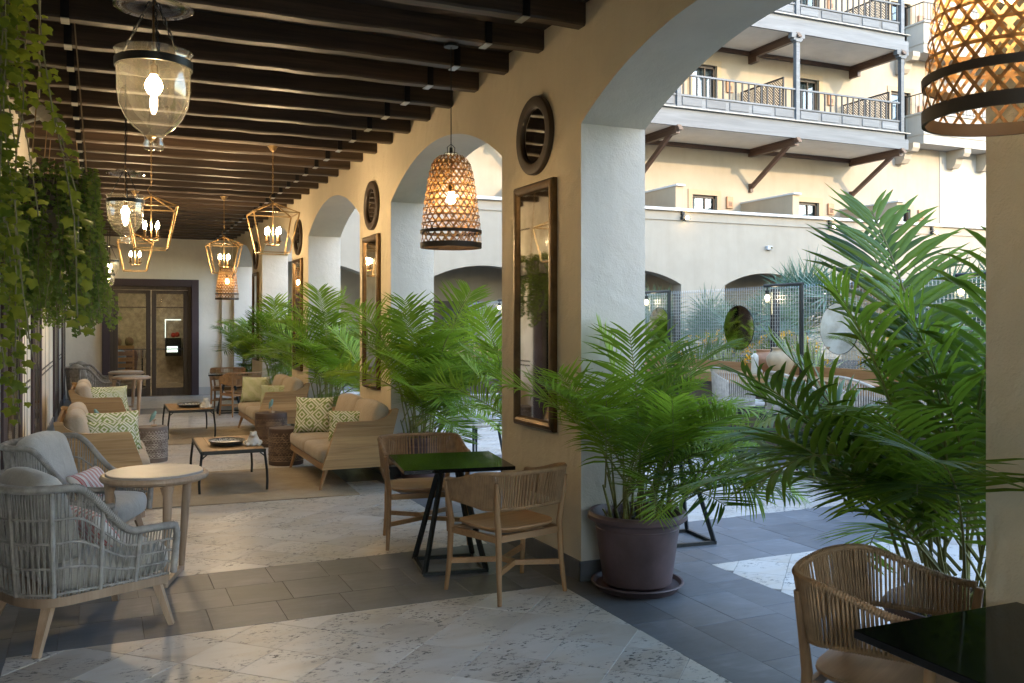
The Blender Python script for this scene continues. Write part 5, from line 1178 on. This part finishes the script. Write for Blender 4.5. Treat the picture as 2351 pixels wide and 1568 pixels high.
for i, y in enumerate((6.35, 9.5, 12.6, 15.75, 18.9)):
    t = thing('bar_lamp', 'black bracket lamp with clear glass cylinder ' + lmw[i], 'lamp', (8.5, y, .975), group='bracket lamps along the bar')
    mb = MB(); mb.box((0, 0, .6), (.04, .04, 1.2)); mb.tube([(0, -.03, 1.215), (0, .74, 1.215)], .024, 10); mb.tube([(0, .68, 1.21), (0, .68, 1.15)], .009, 8); mb.lathe([(.03, 1.10), (.035, 1.15), (.01, 1.155)], 14, (0, .68, 0)); mb.build('post', M_['black_metal'], t, smooth=30)
    mb = MB(); mb.lathe([(.068, .81), (.068, 1.13), (.02, 1.14)], 28, (0, .68, 0)); mb.build('glass_cylinder', M_['lamp_glass'], t, smooth=60)
    mb = MB(); mb.ball((0, .68, 1.05), .032, 12, 8, sz=1.3); mb.build('bulb', M_['bulb_dim'], t, smooth=180); lamp('lamp_light', t, (0, .68, 1.02), .1, .04)
mw = ['at the right, reflecting a lamp', 'beside the near hanging bar lamp', 'behind the white column', 'behind the palms']
for i, y in enumerate((8.9, 10.9, 13.0, 15.1)):
    t = thing('fence_mirror', 'round frameless mirror hung on the wire fence ' + mw[i], 'mirror', (8.58, y, 1.60), R((0, 2.4, 0, 0)[i]), group='round mirrors on the wire fence')
    T = Matrix.Rotation(R(-90), 4, 'Y'); mb = MB(); mb.M = T; mb.lathe([(.001, .012), (.325, .012)], 48); mb.build('mirror_glass', M_['mirror'], t, smooth=0); mb = MB(); mb.M = T; mb.lathe([(.325, .0), (.33, .003), (.33, .011), (.325, .0115)], 48, cap0=True); mb.build('backing', M_['black_metal'], t)
def urn(loc, s, label, mat):
    mb = MB(); mb.lathe([(.085, 0), (.09, .01), (.125, .06), (.17, .14), (.188, .20), (.180, .25), (.14, .30), (.105, .325), (.10, .345), (.108, .355), (.118, .362), (.116, .374), (.10, .375), (.09, .35)], 40, cap0=True)
    o = mb.build('clay_urn', M_[mat], loc=loc, smooth=60); o.scale = (s, s, s); tag(o, label, 'urn', 'clay urns on the bar')
urn((8.22, 9.58, .976), 1.0, 'pale rounded clay urn standing on the bar top', 'terracotta'); urn((8.38, 10.12, .976), .88, 'darker clay urn behind the pale one on the bar', 'vent_clay')
mb = MB(); mb.lathe([(.06, 0), (.065, .01), (.05, .06), (.046, .15), (.05, .2), (.045, .25), (.02, .28), (.001, .285)], 16, cap0=True); mb.ball((-.05, 0, .235), .02, 8, 6); mb.ball((.07, .0, .03), .04, 10, 6, sx=1.6); tag(mb.build('bird_statue', M_['ivory_ceramic'], loc=(8.12, 9.98, .976), smooth=60), 'ivory bird statue standing in front of the darker urn', 'statue')
def bar_stool(loc, label):
    t = thing('bar_stool', label, 'bar stool', loc, group='rope backed bar stools at the counter')
    def U(s, f):
        a = .26 + .02 * f; q = (s - .5) * 3.9; x, y = -.02 - .25 * math.cos(q) * (1 + .1 * f), a * math.sin(q) * 1.02; k = max(0, math.cos(q * .62)); return (x, y, .70 + (.20 + .24 * k ** 1.5) * f)
    for f, r in ((1, .014), (0, .012)): mb = MB(); mb.tube([U(i / 40, f) for i in range(41)], r, 8); mb.build('rail', M_['rope_beige'], t)
    mb = MB()
    for i in range(90): s = (i + .5) / 90; mb.tube([U(s, 0), U(min(1, max(0, s + .004 * (-1) ** i)), 1)], .0045, 4)
    tag(mb.build('rope_weave', M_['rope_beige'], t, smooth=60), kind='stuff')
    mb = MB(); cushion(mb, (.46, .46, .08), .035, .015, T=Matrix.Translation((.02, 0, .72))); weld(mb.build('seat_cushion', M_['linen_grey'], t, smooth=180)); mb = MB(); mb.box((.02, 0, .665), (.44, .44, .03), ch=.01); mb.build('seat_plate', M_['black_metal'], t, smooth=0)
    for x, y in ((-.2, -.2), (-.2, .2), (.2, -.2), (.2, .2)): mb = MB(); mb.tube([(x * 1.28, y * 1.12, 0), (x, y, .66)], [.013, .02], 10); mb.build('leg', M_['black_metal'], t)
    mb = MB()
    for a, b in (((-.24, -.216), (-.24, .216)), ((.24, -.216), (.24, .216)), ((-.24, -.216), (.24, -.216)), ((-.24, .216), (.24, .216))): mb.tube([(*a, .24), (*b, .24)], .009, 8)
    mb.build('foot_rail', M_['black_metal'], t); return t
for y, lb in ((8.88, 'rope backed bar stool half hidden by the near palm'), (7.90, 'rope backed bar stool in front of the pale urn'), (6.92, 'rope backed bar stool behind the dark palm fronds'), (5.9, 'rope backed bar stool mostly hidden by the tall palm')): bar_stool((6.95, y, 0), lb)
t = thing('courtyard_chair', 'low courtyard chair with rope rim and grey cushion seen through the second arch', 'chair', (4.25, 10.55, 0), R(20))
mb = MB(); mb.tube([(.27 * math.cos(q_), .27 * math.sin(q_), .43) for q_ in [i * math.pi / 16 for i in range(32)]], .03, 8, True); mb.build('rim', M_['rope_beige'], t)
mb = MB(); cushion(mb, (.46, .46, .09), .04, .015, T=Matrix.Translation((0, 0, .48))); weld(mb.build('seat_cushion', M_['linen_grey'], t, smooth=180))
for x, y in ((-.2, -.2), (-.2, .2), (.2, -.2), (.2, .2)): mb = MB(); mb.tube([(x * 1.25, y * 1.25, 0), (x, y, .43)], [.012, .02], 10); mb.build('leg', M_['black_metal'], t)
mb = MB(); 
for i in range(40): a = 1.2 + i * 3.9 / 39; mb.tube([(.27 * math.cos(a), .27 * math.sin(a), .44), (.33 * math.cos(a), .33 * math.sin(a), .80)], .006, 4)
mb.tube([(.33 * math.cos(1.2 + i * .1), .33 * math.sin(1.2 + i * .1), .80) for i in range(40)], .014, 8); tag(mb.build('rope_back', M_['rope_beige'], t, smooth=60), kind='stuff')
# planting bed
mb = MB(); mb.box((12.4, 12.0, .37), (7.2, 20, .86)); tag(mb.build('planting_bed', M_['soil'], smooth=0), kind='structure')
def fan_mesh(seed, nb=22):
    q = random.Random(seed); mb = MB()
    for i in range(nb):
        a = R(-115 + 230 * i / (nb - 1)); d = Vector((math.sin(a), q.uniform(-.12, .12), math.cos(a))); sd_ = Vector((math.cos(a), 0, -math.sin(a))); L_ = q.uniform(.85, 1.05); P = []; U_ = []
        for f, ww in ((.0, .012), (.35, .04), (.7, .026), (1, .002)):
            c = d * L_ * f + Vector((0, -.12 * f * f, -.10 * f * f)); P += [c - sd_ * ww / 2, c + sd_ * ww / 2]; U_ += [(f, 0), (f, 1)]
        mb.add(P, [(2 * k, 2 * k + 1, 2 * k + 3, 2 * k + 2) for k in range(3)], 0, U_)
    return mb.mesh('fan_leaf', M_['fan_leaf'], 60)
FAN = [fan_mesh(s) for s in range(4)]
def fan_palm(loc, s, n, label, seed):
    q = random.Random(seed); t = thing('fan_palm', label, 'palm', loc, group='blue green fan palms behind the fence')
    mb = MB(); mb.tube([(0, 0, -.1), (.02, 0, .25 * s), (.0, .02, .5 * s)], [.09, .08, .05], 10); mb.build('trunk', M_['dry_sheath'], t)
    for k in range(n):
        az = k * 2.4 + q.uniform(-.3, .3); ti = R(10 + 85 * (k / n)) + q.uniform(-.15, .15); d = Vector((math.sin(ti) * math.cos(az), math.sin(ti) * math.sin(az), math.cos(ti))); L_ = s * q.uniform(.45, .7); b = Vector((0, 0, .45 * s))
        o = link('fan_leaf', FAN[k % 4], t, b + d * L_); o.rotation_euler = (Matrix.Rotation(az + math.pi / 2, 4, 'Z') @ Matrix.Rotation(-ti, 4, 'X') @ Matrix.Rotation(q.uniform(-.5, .5), 4, 'Y')).to_euler(); k_ = s * q.uniform(.5, .68); o.scale = (k_, k_, k_)
        mb = MB(); mb.tube([b, b + d * L_], .008, 4); mb.build('stalk', M_['cane'], t)
fp = [((10.2, 15.6, .8), 1.05, 30, 'large fan palm beside the white column'), ((9.9, 13.3, .8), .95, 28, 'silver fan palm behind the round fence mirror'), ((12.6, 14.0, .8), 1.45, 34, 'tallest fan palm rising in front of the middle arch'), ((9.6, 11.4, .8), .95, 24, 'fan palm behind the near bar lamp'), ((10.6, 8.9, .8), 1.15, 30, 'fan palm right of the bar lamp'), ((10.2, 7.6, .8), 1.3, 28, 'fan palm behind the tall potted palm'), ((11.0, 17.9, .8), 1.2, 24, 'fan palm seen through the second arch'), ((10.0, 20.0, .8), 1.1, 20, 'farthest fan palm beyond the arcade')]
for i, (l, s, n, lb) in enumerate(fp): fan_palm(l, s, n, lb, 70 + i)
def bush(loc, rx, rz_, n, label, seed, nfl=60):
    q = random.Random(seed); t = thing('flower_bush', label, 'shrub', loc, group='yellow flowering bushes behind the fence'); mb = MB(); fb = MB()
    for k in range(n):
        a, b, r = q.random() * 6.28, math.acos(q.uniform(-.3, 1)), q.random() ** .4; c = Vector((rx * r * math.sin(b) * math.cos(a), rx * r * math.sin(b) * math.sin(a), rz_ * r * math.cos(b) + rz_ * .2)); d = Vector((q.gauss(0, 1), q.gauss(0, 1), q.gauss(.3, 1))).normalized(); e = d.cross(Vector((q.gauss(0, 1), q.gauss(0, 1), 1))).normalized(); s = q.uniform(.03, .06)
        mb.add([c, c + d * s * .5 + e * s * .22, c + d * s, c + d * s * .5 - e * s * .22], [(0, 1, 2, 3)])
    tag(mb.build('foliage', M_['bush_leaf'], t, smooth=0), kind='stuff')
    for k in range(nfl):
        a, b = q.random() * 6.28, math.acos(q.uniform(0, 1)); c = Vector((rx * math.sin(b) * math.cos(a), rx * math.sin(b) * math.sin(a), rz_ * math.cos(b) + rz_ * .2)); 
        for j in range(5): v_ = Vector((q.gauss(0, 1), q.gauss(0, 1), q.gauss(.2, 1))).normalized(); w_ = v_.cross(Vector((0, 1, .3))).normalized(); fb.add([c, c + v_ * .03 + w_ * .012, c + v_ * .05, c + v_ * .03 - w_ * .012], [(0, 1, 2, 3)])
    tag(fb.build('blossoms', M_['petal'], t, smooth=0), kind='stuff')
    mb = MB()
    for k in range(5): mb.tube([(0, 0, -.1), (rx * .5 * math.cos(k * 1.3), rx * .5 * math.sin(k * 1.3), rz_ * .6)], .012, 5)
    mb.build('stems', M_['vine_stem'], t)
bw = [(9.25, 14.6, 'left of the round fence mirror'), (9.2, 12.4, 'behind the round fence mirror'), (9.15, 10.6, 'behind the urns'), (9.25, 8.4, 'behind the second round mirror'), (9.3, 6.4, 'behind the tall palm'), (9.3, 17.0, 'seen through the second arch')]
for i, (x, y, lb) in enumerate(bw): bush((x, y, .8), .65, .62, 2600, 'leafy bush with yellow flowers ' + lb, 90 + i)
def agave(loc, s, label, seed):
    q = random.Random(seed); t = thing('agave', label, 'agave', loc, group='pale variegated agaves behind the fence')
    for k in range(16):
        az = k * 2.4; ti = R(6 + 60 * k / 16); L_ = s * q.uniform(.75, 1); d = Vector((math.sin(ti) * math.cos(az), math.sin(ti) * math.sin(az), math.cos(ti))); sd_ = Vector((-math.sin(az), math.cos(az), 0)); P = []
        for f, ww in ((0, .05), (.3, .075), (.7, .05), (1, .002)): c = d * L_ * f - Vector((0, 0, .1 * f * f * math.sin(ti))); n_ = d.cross(sd_) * -ww * .25; P += [c - sd_ * ww / 2 + n_, c, c + sd_ * ww / 2 + n_]
        mb = MB(); mb.add(P, [g_ for k2 in range(3) for g_ in ((k2 * 3, k2 * 3 + 1, k2 * 3 + 4, k2 * 3 + 3), (k2 * 3 + 1, k2 * 3 + 2, k2 * 3 + 5, k2 * 3 + 4))], 0, [(0, 0)] * 12); mb.build('blade', M_['agave_leaf'], t, smooth=60)
for i, (x, y, s, lb) in enumerate(((8.95, 13.4, .8, 'left of the round fence mirror'), (8.95, 9.9, .85, 'behind the pale urn'), (9.0, 8.0, 1.0, 'right of the second fence mirror'), (8.95, 11.7, .7, 'under the near bar lamp'))): agave((x, y, .8), s, 'pale sword leaved agave ' + lb, 120 + i)
